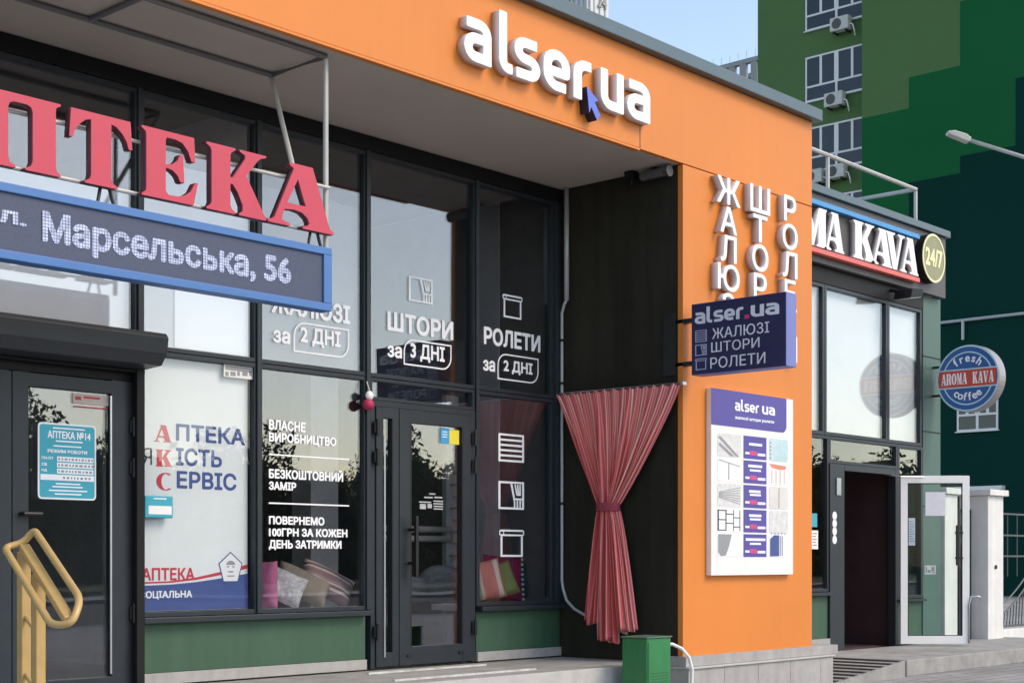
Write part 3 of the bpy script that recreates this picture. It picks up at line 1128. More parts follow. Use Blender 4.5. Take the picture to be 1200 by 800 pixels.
ln.build('vinyl_line', vinyl, w)
# small white text block on the door glass
dl = MB()
Yd = GL - 0.0275
def bar(mb, px0, px1, yt, yb, Y, d=0.0015):
    mb.box(XY(px0, Y), XY(px1, Y), Y - d, Y, ZY(px0, yb, Y), ZY(px0, yt, Y))
for (p0, p1, a, b) in ((503, 510, 577.5, 579), (497, 507, 581.5, 583.2), (509, 518, 581.5, 583.2), (491, 505, 587, 588.5), (492, 499, 590, 596), (501, 506, 590, 595), (508, 519, 586, 587.5), (508, 519, 589, 590.5),
                       (508, 519, 592, 593.5), (508, 519, 595, 596.5)):
    bar(dl, p0, p1, a, b, Yd)
dl.build('vinyl_print', mat('worn_vinyl', (.42, .43, .44), .6, var=.3, scale=60), d_m)

# white films behind the pharmacy panes, and a reflection sheet in one shop pane
fm = MB()
fm.box(xm[0] + 0.05, xm[1] - 0.045, GL + 0.05, GL + 0.055, ZTR + 0.05, 4.15)
fm.build('pane_tone_film', film, wins['u', 0])
fm = MB()
fm.box(xm[1] + 0.045, xm[2] - 0.045, GL + 0.05, GL + 0.055, ZTR + 0.05, 4.45)
fm.build('pane_tone_film', mat('grey_film', (0.45, 0.46, 0.5), 0.6, var=0.04), wins['u', 1])
fm = MB()
fm.box(XY(208, GL), xm[2] - 0.05, GL + 0.035, GL + 0.04, ZTR + 0.055, 4.0)
fm.build('poster_film', film, wins['u', 1])
fm = MB()
fm.box(xm[2] + 0.05, xm[3] - 0.05, GL + 0.05, GL + 0.055, ZTR + 0.05, 4.45)
fm.build('pane_tone_film', mat('sky_reflection_grey', (0.17, 0.175, 0.19), 0.6, var=0.04), wins['u', 2])  # added sheet: paints the pale sky reflection into this pane

# ------------------------------------------------------------------ landing and steps
ld = MB()
ld.box(xm[1] - 0.4, PX0 - 0.005, 8.52, GL - 0.037, 0.0, FL - 0.012)
ld.box(xm[1] - 0.4, PX0 - 0.005, 8.47, 8.519, 0.0, FL - 0.008, 1)
lnd = tag(ld.build('landing', [conc, conc_l], None, bevel=0.004), 'grey concrete landing with pale edge in front of the glazed shop doors', 'landing')
st = MB()
for (p0, p1, y0) in ((430, 568, 788), (460, 626, 796)):
    Yq = 1.0
    # strip lies on the landing: solve depth from z
    r0 = ray(p0, y0)
    t = (FL - EYE) / r0[2]
    X0, Y0 = r0[0] * t, r0[1] * t
    Y0 = min(Y0, GL - 0.12)
    st.box(XY(p0, Y0), XY(p1, Y0), Y0 - 0.024, Y0 + 0.0, FL - 0.0125, FL + 0.004)
st.build('anti_slip_strip', mat('worn_strip', (.52, .52, .51), .6, var=.3, scale=9), lnd)
s2 = MB()
s2.box(xm[2], PX0 - 0.3, 8.15, 8.468, 0.0, 0.2)
s2.build('step', conc, lnd, bevel=0.006)

# coffee shop landing with ramp
cl = MB()
LX = 16.0
cl.box(LX, 21.9, 8.28, GL - 0.03, 0.0, CFL - 0.01)
cfl = tag(cl.build('landing', conc, None, bevel=0.01), 'low grey concrete landing under the open white glass door', 'landing')
rp = MB()
x0r = PX1 + 0.46
rp.prism([(0, 0), (LX - 0.006 - x0r, 0), (LX - 0.006 - x0r, .185), (0, .02)], (x0r, GL - 0.06, 0.0), VX, VZ, -VY, GL - 0.06 - 8.30)
rmp = rp.build('ramp', conc, cfl)
gs = MB()
n = 8
for i in range(n):
    f = (i + 0.5) / n
    xx = x0r + f * (LX - x0r)
    zz = 0.02 + f * 0.165
    gs.box(xx - 0.035, xx + 0.035, 8.32, GL - 0.1, zz - 0.012, zz + 0.014)
gs.build('tread_strip', mat('dark_strip', (0.06, 0.06, 0.06), 0.7), rmp)

# ------------------------------------------------------------------ COFFEE SHOP
cof = thing('coffee_shop', 'green and grey coffee shop wing with tall white-blinded windows', 'building', (17, 9.8, 0))
SY = 9.70
SZ0, SZ1 = 5.05, 5.90
MB().box(PX1 + 0.003, CX1 - 0.06, SY, GL - 0.045, SZ0, SZ1).build('sign_fascia', charcoal, cof, bevel=0.004)
MB().box(PX1 + 0.003, CX1, SY - 0.05, 16, SZ1 + 0.002, SZ1 + 0.10).build('coping', coping_m, cof, bevel=0.008)
cm = [PX1 + 0.003, XY(964, GL), XY(1038, GL), XY(1078, GL)]
MB().box(PX1 + 0.003, cm[3] + 0.03, GL - 0.04, GL + 0.08, 4.84, SZ0 - 0.003).build('header', frame_d, cof, bevel=0.004)
MB().box(cm[3] + 0.035, CX1 - 0.01, GL - 0.03, GL + 0.3, 0.0, SZ0 - 0.003).build('pilaster', green_l, cof, bevel=0.006)
pj = MB()
for z in (2.1, 3.15, 4.2):
    pj.box(cm[3] + 0.03, CX1 - 0.005, GL - 0.034, GL - 0.02, z - 0.008, z + 0.008)
pj.build('panel_joint', frame_d, cof)
CTR = 2.93
for i in range(3):
    w = make_window('window', cm[i] + 0.003, cm[i + 1] - 0.003, CTR + 0.003, 4.837, glass_cf, fb=0.045, parent=cof)
    MB().box(cm[i] + 0.05, cm[i + 1] - 0.05, GL + 0.06, GL + 0.064, CTR + 0.05, 4.80).build('blind', blind_m, w)
lx0, lx1 = XY(986, GL), XY(1046, GL)
make_window('window', cm[0] + 0.003, XY(969, GL), 0.95, CTR - 0.003, glass_cf, fb=0.04, parent=cof)
make_window('window', lx1 + 0.09, cm[3] + 0.03, 0.82, CTR - 0.003, glass_cf, fb=0.05, parent=cof)
make_window('window', XY(969, GL) + 0.003, lx1 + 0.085, 2.585, CTR - 0.003, glass_cf, fb=0.04, parent=cof)
for a_, b_, c_, d_ in ((cm[0], XY(969, GL), CFL + 0.16, 0.90), (lx1 + 0.09, cm[3] + 0.033, CFL, 0.78)):
    MB().box(a_, b_, GL - 0.012, GL + 0.1, c_, d_).build('green_panel', green_p, cof, bevel=0.003)
cs = MB()
cs.box(cm[0], XY(969, GL), GL - 0.09, GL + 0.08, 0.903, 0.945)
cs.box(lx1 + 0.09, cm[3] + 0.033, GL - 0.09, GL + 0.08, 0.783, 0.815)
cs.build('sill', frame_m, cof, bevel=0.004)
MB().box(cm[0], XY(969, GL), GL - 0.05, GL + 0.1, 0.0, CFL + 0.158).build('skirting', stone, cof, bevel=0.003)
cd = MB()
cd.box(XY(969, GL) + 0.003, lx0, GL - 0.045, GL + 0.07, CFL, 2.58)
cd.box(lx1, lx1 + 0.085, GL - 0.045, GL + 0.07, CFL, 2.58)
cd.box(lx0 + 0.002, lx1 - 0.002, GL - 0.045, GL + 0.07, 2.50, 2.58)
cdf = cd.build('door_frame', frame_m, cof, bevel=0.004)
dm = MB()
for yy in (604, 613, 622, 632):
    Yq = GL - 0.046
    c = (XY(978, Yq), Yq, ZY(978, yy, Yq))
    dm.prism([(0.055 * math.cos(t), 0.055 * math.sin(t)) for t in [k * math.pi / 10 for k in range(20)]], c, VX, VZ, -VY, 0.002)
dm.build('round_sticker', paper, cdf)
MB().box(XY(976, GL), XY(981, GL), GL - 0.06, GL - 0.047, ZY(978, 580, GL), ZY(978, 560, GL)).build('plate', steel, cdf)
rmc = MB()
rmc.box(PX1 + 0.003, CX1 - 0.05, GL + 0.14, 14.5, CFL - 0.1, CFL - 0.004)
rmc.box(PX1 + 0.003, CX1 - 0.05, 14.5, 14.6, CFL, 5.0)
rmc.box(PX1 + 0.003, PX1 + 0.06, GL + 0.1, 14.5, CFL, 5.0)
rmc.box(CX1 - 0.1, CX1 - 0.01, GL + 0.31, 14.6, 0, SZ1)
rmc.box(PX1 + 0.003, CX1 - 0.05, GL + 0.09, 14.5, 5.0, 5.1)
rmc.box(lx0 - 0.2, lx0 - 0.1, GL + 0.09, 12.0, CFL, 2.9)
rmc.box(lx1 + 0.1, lx1 + 0.15, GL + 0.09, 12.5, CFL, 2.9)
rmc.build('interior_wall', brown_d, cof)
# open door leaf (hinge on the right jamb, swung outwards)
hx0, hy0 = lx1 + 0.03, GL - 0.09
dv = Vector((0.667, -0.745, 0)).normalized()
nv = Vector((-dv.y, dv.x, 0)) * -1     # towards the camera side
if nv.dot(Vector((hx0, hy0, 0))) > 0:
    nv = -nv
DWID, DH0, DH1 = 0.93, CFL + 0.02, 2.49
ho = Vector((hx0, hy0, 0))
od = MB()
fw = 0.095
od.obox(ho, dv, VZ, nv, 0, fw, DH0, DH1, 0, 0.05)
od.obox(ho, dv, VZ, nv, DWID - fw, DWID, DH0, DH1, 0, 0.05)
od.obox(ho, dv, VZ, nv, fw, DWID - fw, DH0, DH0 + 0.11, 0, 0.05)
od.obox(ho, dv, VZ, nv, fw, DWID - fw, DH1 - 0.10, DH1, 0, 0.05)
odo = od.build('open_door', mat('white_door', (0.9, 0.9, 0.89), 0.45, var=0.03), cof, bevel=0.004)
MB().obox(ho, dv, VZ, nv, fw - 0.006, DWID - fw + 0.006, DH0 + 0.10, DH1 - 0.09, 0.02, 0.03).build('pane', glass_dr, odo)
gk = MB()
for a, b in ((fw - 0.004, fw + 0.012), (DWID - fw - 0.012, DWID - fw + 0.004)):
    gk.obox(ho, dv, VZ, nv, a, b, DH0 + 0.11, DH1 - 0.10, 0.031, 0.047)
gk.obox(ho, dv, VZ, nv, fw, DWID - fw, DH1 - 0.112, DH1 - 0.096, 0.031, 0.047)
gk.obox(ho, dv, VZ, nv, fw, DWID - fw, DH0 + 0.106, DH0 + 0.12, 0.031, 0.047)
gk.build('gasket', gasket, odo)
hb = MB()
hb.obox(ho, dv, VZ, nv, DWID - 0.20, DWID - 0.175, 1.28, 1.82, 0.09, 0.115)
for z in (1.38, 1.72):
    hb.obox(ho, dv, VZ, nv, DWID - 0.198, DWID - 0.10, z - 0.014, z + 0.014, 0.05, 0.10)
hb.build('handle', hand_b, odo, bevel=0.004)
st_ = MB()
pe = ho + dv * (DWID - 0.01) + nv * 0.06
st_.tube([pe + VZ * 0.23, pe + VZ * 0.75, pe + VZ * 0.86 + dv * 0.03, pe + VZ * 0.86 + dv * 0.13, pe + VZ * 0.84 + dv * 0.16], 0.014, 8)
st_.build('foot_stay', steel, odo, smooth=True)
cl_ = MB()
cl_.tube([ho + VZ * 2.47 + nv * 0.07 + dv * 0.30, ho + VZ * 2.47 + nv * 0.12 - dv * 0.02, ho + VZ * 2.52 - dv * 0.26], 0.012, 6)
cl_.build('closer_arm', steel, odo)

def notice(name, label, a0, a1, z0, z1, m=paper, deco=None):
    o = MB().obox(ho, dv, VZ, nv, a0, a1, z0, z1, 0.0303, 0.0325).build(name, m)
    return tag(o, label, 'notice')
nt1 = notice('paper_notice', 'white blank sheet in the upper middle of the open glass door', 0.34, 0.61, 1.95, 2.27, mat('pale_lilac_paper', (0.80, 0.79, 0.86), 0.8))
nt2 = notice('paper_notice', 'pale blue printed sheet low by the hinge side of the open door', 0.09, 0.20, 1.55, 1.92, mat('pale_blue_paper', (0.5, 0.62, 0.70), 0.8))
nt3 = notice('paper_notice', 'small square white sticker low in the middle of the open door', 0.33, 0.48, 1.16, 1.28, mat('white_sticker', (0.62, 0.68, 0.70), 0.8))
pb = MB()
for (a, b, c, d) in ((.34, .36, 1.18, 1.26), (.37, .41, 1.18, 1.22), (.42, .46, 1.20, 1.26), (.43, .47, 1.175, 1.19)):
    pb.obox(ho, dv, VZ, nv, a, b, c, d, 0.0325, 0.0335)
pb.build('print', grey_p, nt3)
pb = MB()
for i in range(9):
    pb.obox(ho, dv, VZ, nv, .10, .19 - (i % 3) * .012, 1.60 + i * .033, 1.612 + i * .033, 0.0325, 0.0335)
pb.build('print', grey_p, nt2)
def ystick(name, label, px0, px1, yt, yb, m, cat='sticker', Y=GL - 0.003, d=0.002):
    o = MB().box(XY(px0, Y), XY(px1, Y), Y - d, Y, ZY(px0, yb, Y), ZY(px0, yt, Y)).build(name, m)
    return tag(o, label, cat)
ystick('window_sticker', 'teal square sticker on the narrow coffee shop window', 951, 957.5, 601, 617, teal_s, Y=GL - 0.003)
o = ystick('window_notice', 'white lined notice below the teal sticker on the narrow window', 951, 958.5, 621, 643, paper, 'notice', Y=GL - 0.003)
pb = MB()
for i in range(5):
    bar(pb, 952, 957 - (i % 2), 624 + i * 3.4, 625.3 + i * 3.4, GL - 0.0052)
pb.build('print', grey_p, o)

# --- coffee sign on the fascia
csn = thing('fascia_sign', 'AROMA KAVA sign of white serif letters between blue and coral strips', 'sign', (17, SY, 5.3))
Yl = SY - 0.002
sx_r = XY(1078, SY - 0.09)
MB().box(PX1 + 0.01, sx_r, SY - 0.09, Yl, SZ0 + 0.675, SZ0 + 0.735).build('blue_strip', stripe_b, csn, bevel=0.004)
MB().box(PX1 + 0.01, sx_r, SY - 0.09, Yl, SZ0 + 0.085, SZ0 + 0.145).build('coral_strip', stripe_r, csn, bevel=0.004)
lz0, lz1 = SZ0 + 0.165, SZ0 + 0.645
spots = []
for ch, p0, p1 in (('K', 1001, 1026), ('A', 1022, 1046), ('V', 1039, 1061), ('A', 1056, 1077)):
    spots.append((ch, XY(p0, SY - 0.09), XY(p1, SY - 0.09)))
wA = spots[1][2] - spots[1][1]
xA0, xA1 = XY(967, SY - 0.09), XY(990, SY - 0.09)
spots.append(('A', xA0, xA1))
spots.append(('M', xA0 - wA * 1.10, xA0 + wA * 0.1))
spots.append(('O', xA0 - wA * 2.05, xA0 - wA * 1.15))
spots.append(('R', xA0 - wA * 3.05, xA0 - wA * 2.1))
spots.append(('A', xA0 - wA * 4.0, xA0 - wA * 3.0))
for ch, a, b in spots:
    a = max(a, PX1 + 0.01)
    loops_mesh('letter', SERIF[ch], (a, Yl, lz0), VX, VZ, -VY, b - a, lz1 - lz0, 0, 0, 0.08, [vinyl, side_grey], csn)
rd = thing('round_sign', 'olive 24/7 disc with cream ring at the end of the coffee fascia', 'sign', (19, SY, 5.45))
cx, cz, rr = XY(1094, SY - 0.12), SZ0 + 0.46, 0.335
circ = [(rr * math.cos(t), rr * math.sin(t)) for t in [k * 2 * math.pi / 40 for k in range(40)]]
MB().prism(circ, (cx, Yl, cz), VX, VZ, -VY, 0.118, 0).build('disc_body', frame_d, rd)
MB().prism([(x * .93, y * .93) for x, y in circ], (cx, Yl - 0.119, cz), VX, VZ, -VY, 0.003).build('disc_face', olive_d, rd)
loops_mesh('ring', [circ, [(x * .91, y * .91) for x, y in circ]], (cx, Yl - 0.118, cz), VX, VZ, -VY, 1, 1, 0, 0, 0.010, cream_l, rd)
text('lettering', '24/7', (cx - 0.25, Yl - 0.123, cz - 0.12), VX, VZ, -VY, 0.50, 0.25, 0.004, cream_l, rd, bold=0.03)
# flood lamp below the fascia
flp = thing('flood_lamp', 'dark wedge shaped flood lamp under the 24/7 end of the fascia', 'lamp', (19.2, 9.4, 4.85))
fx = XY(1062, 9.5)
MB().prism([(0, 0), (.34, .05), (.36, .16), (.05, .13)], (fx - 0.02, 9.42, 4.83), VX, VZ, VY, 0.26).build('lamp_body', frame_d, flp, bevel=0.01)
MB().tube([(fx + 0.1, 9.66, 4.95), (fx + 0.1, GL - 0.04, 4.98)], 0.02, 8).build('bracket', hand_b, flp)
MB().prism([(0.02, -.004), (.33, .043), (.33, .048), (.02, .001)], (fx - 0.02, 9.44, 4.83), VX, VZ, VY, 0.22).build('lens', steel, flp)

# --- round blade sign
rb = thing('blade_sign', 'round blue fresh coffee blade sign with red AROMA KAVA band', 'sign', (19.6, 9.7, 3.8))
BX = 19.6
yc, zc, rr = YX(1134, BX), ZX(1134, 443, BX), 0.462
def circ2(r, n=48):
    return [(r * math.cos(k * 2 * math.pi / n), r * math.sin(k * 2 * math.pi / n)) for k in range(n)]
o0 = Vector((BX, yc, zc))
LR, LU, LN = -VY, VZ, -VX
MB().prism(circ2(rr), o0 + VX * 0.2, LR, LU, LN, 0.2).build('disc_body', rim_grey, rb, bevel=0.006)
MB().prism(circ2(rr * .97), o0 - VX * 0.001, LR, LU, LN, 0.003).build('disc_face', disc_blue, rb)
loops_mesh('ring', [circ2(rr * .985), circ2(rr * .94)], o0, LR, LU, LN, 1, 1, 0, 0, 0.008, lblue_p, rb)
loops_mesh('inner_ring', [circ2(rr * .80), circ2(rr * .76)], o0 - VX * 0.0045, LR, LU, LN, 1, 1, 0, 0, 0.003, lblue_p, rb)
bh = rr * 0.25
wb = math.sqrt((rr * .94) ** 2 - bh ** 2)
MB().prism([(-wb, -bh), (wb, -bh), (wb, bh), (-wb, bh)], o0 - VX * 0.0085, LR, LU, LN, 0.003).build('band', disc_red, rb)
MB().prism([(-wb, bh), (wb, bh), (wb, bh + .018), (-wb, bh + .018)], o0 - VX * 0.0085, LR, LU, LN, 0.003).build('band_edge', lblue_p, rb)
MB().prism([(-wb, -bh - .018), (wb, -bh - .018), (wb, -bh), (-wb, -bh)], o0 - VX * 0.0085, LR, LU, LN, 0.003).build('band_edge', lblue_p, rb)
xw = -wb * .92
for k, ch in enumerate('AROMA KAVA'):
    adv = wb * 1.84 / 10
    if ch != ' ':
        loops_mesh('letter', SERIF[ch], o0 - VX * 0.0115 + LR * xw + LU * (-bh * .68), LR, LU, LN, adv * .95, bh * 1.36, 0, 0, 0.003, vinyl, rb)
    xw += adv
for word, ang0, ang1, rad, inv in (('fresh', 128, 52, rr * .50, False), ('coffee', 232, 308, rr * .66, True)):
    n = len(word)
    for k, ch in enumerate(word):
        a = R_(ang0 + (ang1 - ang0) * k / (n - 1))
        c = o0 - VX * 0.0045 + LR * (rad * math.cos(a)) + LU * (rad * math.sin(a))
        if inv:
            rt = LR * (-math.sin(a)) + LU * math.cos(a)
            up = -(LR * math.cos(a) + LU * math.sin(a))
        else:
            rt = LR * math.sin(a) - LU * math.cos(a)
            up = LR * math.cos(a) + LU * math.sin(a)
        lp = [l for g_ in text_loops(ch, 0.02, 30) for l in g_]
        s = 0.155
        bb = bbox(lp)
        loops_mesh('letter', lp, c - rt * (s * (bb[1] - bb[0]) / 2), rt, up, LN, s, s, bb[0], 0, 0.003, vinyl, rb)
br = MB()
for z in (-.2, .2):
    br.tube([(BX + 0.1, yc + rr * .85, zc + z), (BX + 0.1, GL - 0.02, zc + z)], 0.018, 8)
br.build('bracket', iron, rb)

# --- roof railing of the coffee wing
rl = thing('roof_railing', 'white tubular railing along the roof edge above the coffee sign', 'railing', (17, 9.9, 6.0))
rx = XY(1073, 9.9)
zt = ZY(1073, 222, 9.9)
t = MB()
t.tube([(PX1 + 0.1, 9.9, zt), (rx, 9.9, zt), (rx, 11.9, zt)], 0.03, 8)
t.build('rail', galv, rl)
for xx, yy in ((rx, 9.9), (XY(970, 9.9), 9.9), (rx, 11.9)):
    MB().tube([(xx, yy, SZ1 + 0.1), (xx, yy, zt - 0.03)], 0.026, 8).build('post', galv, rl)

# ------------------------------------------------------------------ SIGNS ON THE SHOP
# alser.ua fascia letters
als = thing('fascia_sign', 'white alser.ua letters with blue arrow standing off the orange fascia', 'sign', (9.3, PF, 5.4))
Ya = PF - 0.001
YF = PF - 0.085
zb = ZY(747, 140.5, YF)
zx = ZY(747, 95.5, YF)
for ch, p0, p1 in (('a', 544, 576), ('l', 585, 601), ('s', 603, 633), ('e', 637, 668), ('r', 672, 693), ('u', 704, 731), ('a', 735, 762)):
    b = bbox(LOGO_L[ch])
    X0, X1 = XY(p0, YF), XY(p1, YF)
    loops_mesh('letter', LOGO_L[ch], (X0, Ya, zb), VX, VZ, -VY, (X1 - X0) / (b[1] - b[0]), zx - zb, b[0], 0, 0.085, [vinyl, side_shaded_pink], als)
axp = XY(693, YF)
az = ZY(693, 122, YF)
arrow = [(-.105, .135), (.10, .045), (.035, .02), (.135, -.085), (.075, -.14), (-.025, -.035), (-.06, -.095)]
arrow = [(x * 0.78, y * 0.95) for x, y in arrow]
MB().prism(arrow, (axp, Ya, az), VX, VZ, -VY, 0.10, 0, 1).build('arrow', [arrow_b, arrow_d], als)

# three columns of standing letters
DL = 0.085
def column(word, label, pxa, pxb, y_first, pitch):
    c = thing('letter_column', label, 'sign', (XY((pxa + pxb) / 2, PF), PF, 3.0), 'vertical lettering on the orange pillar')
    Yc = PF - DL
    xa, xb = XY(pxa, Yc), XY(pxb, Yc)
    z = ZY(pxa, y_first, Yc)
    d = ray(pxa)[1]
    ph = pitch * Yc / d / F_PX
    wc = (xa + xb) / 2
    for ch in word:
        lp = [l for g_ in text_loops(ch, 0.012, 50) for l in g_]
        b = bbox(lp)
        w_ = (b[1] - b[0])
        hgt = ph * 0.93
        sx_ = min((xb - xa) / w_, hgt / (b[3] - b[2]) * 1.25)
        loops_mesh('letter', lp, (wc - w_ * sx_ / 2, PF - 0.0005, z - hgt), VX, VZ, -VY, sx_, hgt / (b[3] - b[2]), b[0], b[2], DL, [vinyl, side_shaded_pink], c)
        z -= ph
    return c
column('ЖАЛЮЗІ', 'vertical column of white standing letters reading ЖАЛЮЗІ', 840, 868, 204, 34)
column('ШТОРИ', 'vertical column of white standing letters reading ШТОРИ', 879, 903, 214, 34.5)
column('РОЛЕТИ', 'vertical column of white standing letters reading РОЛЕТИ', 915, 937, 226, 33)

# navy blade sign
bl = thing('blade_sign', 'navy alser.ua box sign projecting from the pillar edge', 'sign', (11.6, 8.1, 3.4))
BX1 = 11.56
y_in, y_out = 8.18, YX(921.5, 11.56)
zb0, zb1 = ZX(808, 440, BX1), ZX(808, 357, BX1)
b = MB()
b.box(BX1, BX1 + 0.17, y_out, y_in, zb0, zb1)
bo = b.build('sign_box', navy_lit_edge, bl, bevel=0.006)
MB().box(BX1 - 0.003, BX1 - 0.0005, y_out + 0.004, y_in - 0.004, zb0 + 0.004, zb1 - 0.004).build('sign_face', navy, bl)
MB().box(BX1 + 0.1705, BX1 + 0.173, y_out + 0.004, y_in - 0.004, zb0 + 0.004, zb1 - 0.004).build('sign_face', navy, bl)
Wb, Hb = y_in - y_out, zb1 - zb0
def tb(body, a0, a1, c0, c1, bold, m=None):
    return text('lettering', body, (BX1 - 0.0032, y_in - a0 * Wb, zb0 + c0 * Hb), -VY, VZ, -VX, (a1 - a0) * Wb, (c1 - c0) * Hb, 0.004, m or mat('pale_lilac_print', (0.78, 0.80, 0.90), 0.5), bl, bold)
tl_ = mat('pale_lilac_print', (0.78, 0.80, 0.90), 0.5)
for wd_, a0_, a1_ in (('alser', .04, .56), ('ua', .64, .93)):
    logo('lettering', wd_, (BX1 - 0.0032, y_in - a0_ * Wb, zb0 + .71 * Hb), -VY, VZ, -VX, (a1_ - a0_) * Wb, .16 * Hb, 0.004, tl_, bl)
tb('ЖАЛЮЗІ', 0.23, 0.83, .475, .625, .0)
tb('ШТОРИ', 0.22, 0.73, .29, .43, .0)
tb('РОЛЕТИ', 0.21, 0.79, .065, .22, .0)
MB().obox((BX1 - 0.0032, y_in, zb0), -VY, VZ, -VX, .575 * Wb, .625 * Wb, .70 * Hb, .755 * Hb, 0, 0.004).build('dot', pink_p, bl)
for kind, c0, c1 in (('blind', .455, .62), ('curtain', .265, .42), ('roller', .065, .225)):
    icon_mesh('icon', kind, (BX1 - 0.0032, y_in - 0.045 * Wb, zb0 + c0 * Hb), -VY, VZ, -VX, 0.125 * Wb, (c1 - c0) * Hb, 0.003, mat('lilac_print', (0.42, 0.44, 0.62), 0.5), bl)
br = MB()
for z in (zb0 + 0.12, zb1 - 0.14):
    br.box(BX1 + 0.03, BX1 + 0.10, y_in + 0.001, PF + 0.2, z - 0.02, z + 0.02)
br.box(PX0 - 0.012, PX0 - 0.0005, PF + 0.08, PF + 0.22, zb0 + 0.02, zb1 - 0.04)
br.build('bracket', hand_b, bl, bevel=0.003)

# price / product board on the pillar
pb_ = thing('poster_board', 'white product board with violet header and five rows of pictures', 'sign board', (12.6, PF, 1.2))
YB = PF - 0.06
bx0, bx1 = XY(833.5, YB), XY(929.5, YB)
bz0, bz1 = ZY(833.5, 674, YB), ZY(833.5, 454, YB)
MB().box(bx0, bx1, YB, PF - 0.001, bz0, bz1).build('board', white_p, pb_, bevel=0.004)
BWd, BHt = bx1 - bx0, bz1 - bz0
def onb(u, v):
    return (u * BWd, v * BHt)
oB = Vector((bx0, YB - 0.0005, bz0))
MB().prism([onb(0, 1), onb(0, .805), onb(.86, .805)] + [(.86 * BWd + .05 * BWd * math.sin(t), .805 * BHt + .05 * BWd * (1 - math.cos(t))) for t in (0.4, 0.8, 1.2)] + [onb(.91, .84), onb(.91, 1)], oB, VX, VZ, -VY, 0.002).build('header_print', violet, pb_)
def txb(body, u0, u1, v0, v1, bold, m=vinyl):
    return text('lettering', body, oB + VX * (u0 * BWd) + VZ * (v0 * BHt) - VY * 0.0025, VX, VZ, -VY, (u1 - u0) * BWd, (v1 - v0) * BHt, 0.0015, m, pb_, bold, 28)
for wd_, a0_, a1_ in (('alser', .27, .56), ('ua', .60, .76)):
    logo('lettering', wd_, oB + VX * (a0_ * BWd) + VZ * (.895 * BHt) - VY * 0.0025, VX, VZ, -VY, (a1_ - a0_) * BWd, .045 * BHt, 0.0015, vinyl, pb_)
txb('жалюзі штори ролети', .27, .75, .845, .868, .03)
rows = [.64, .505, .37, .235, .10]
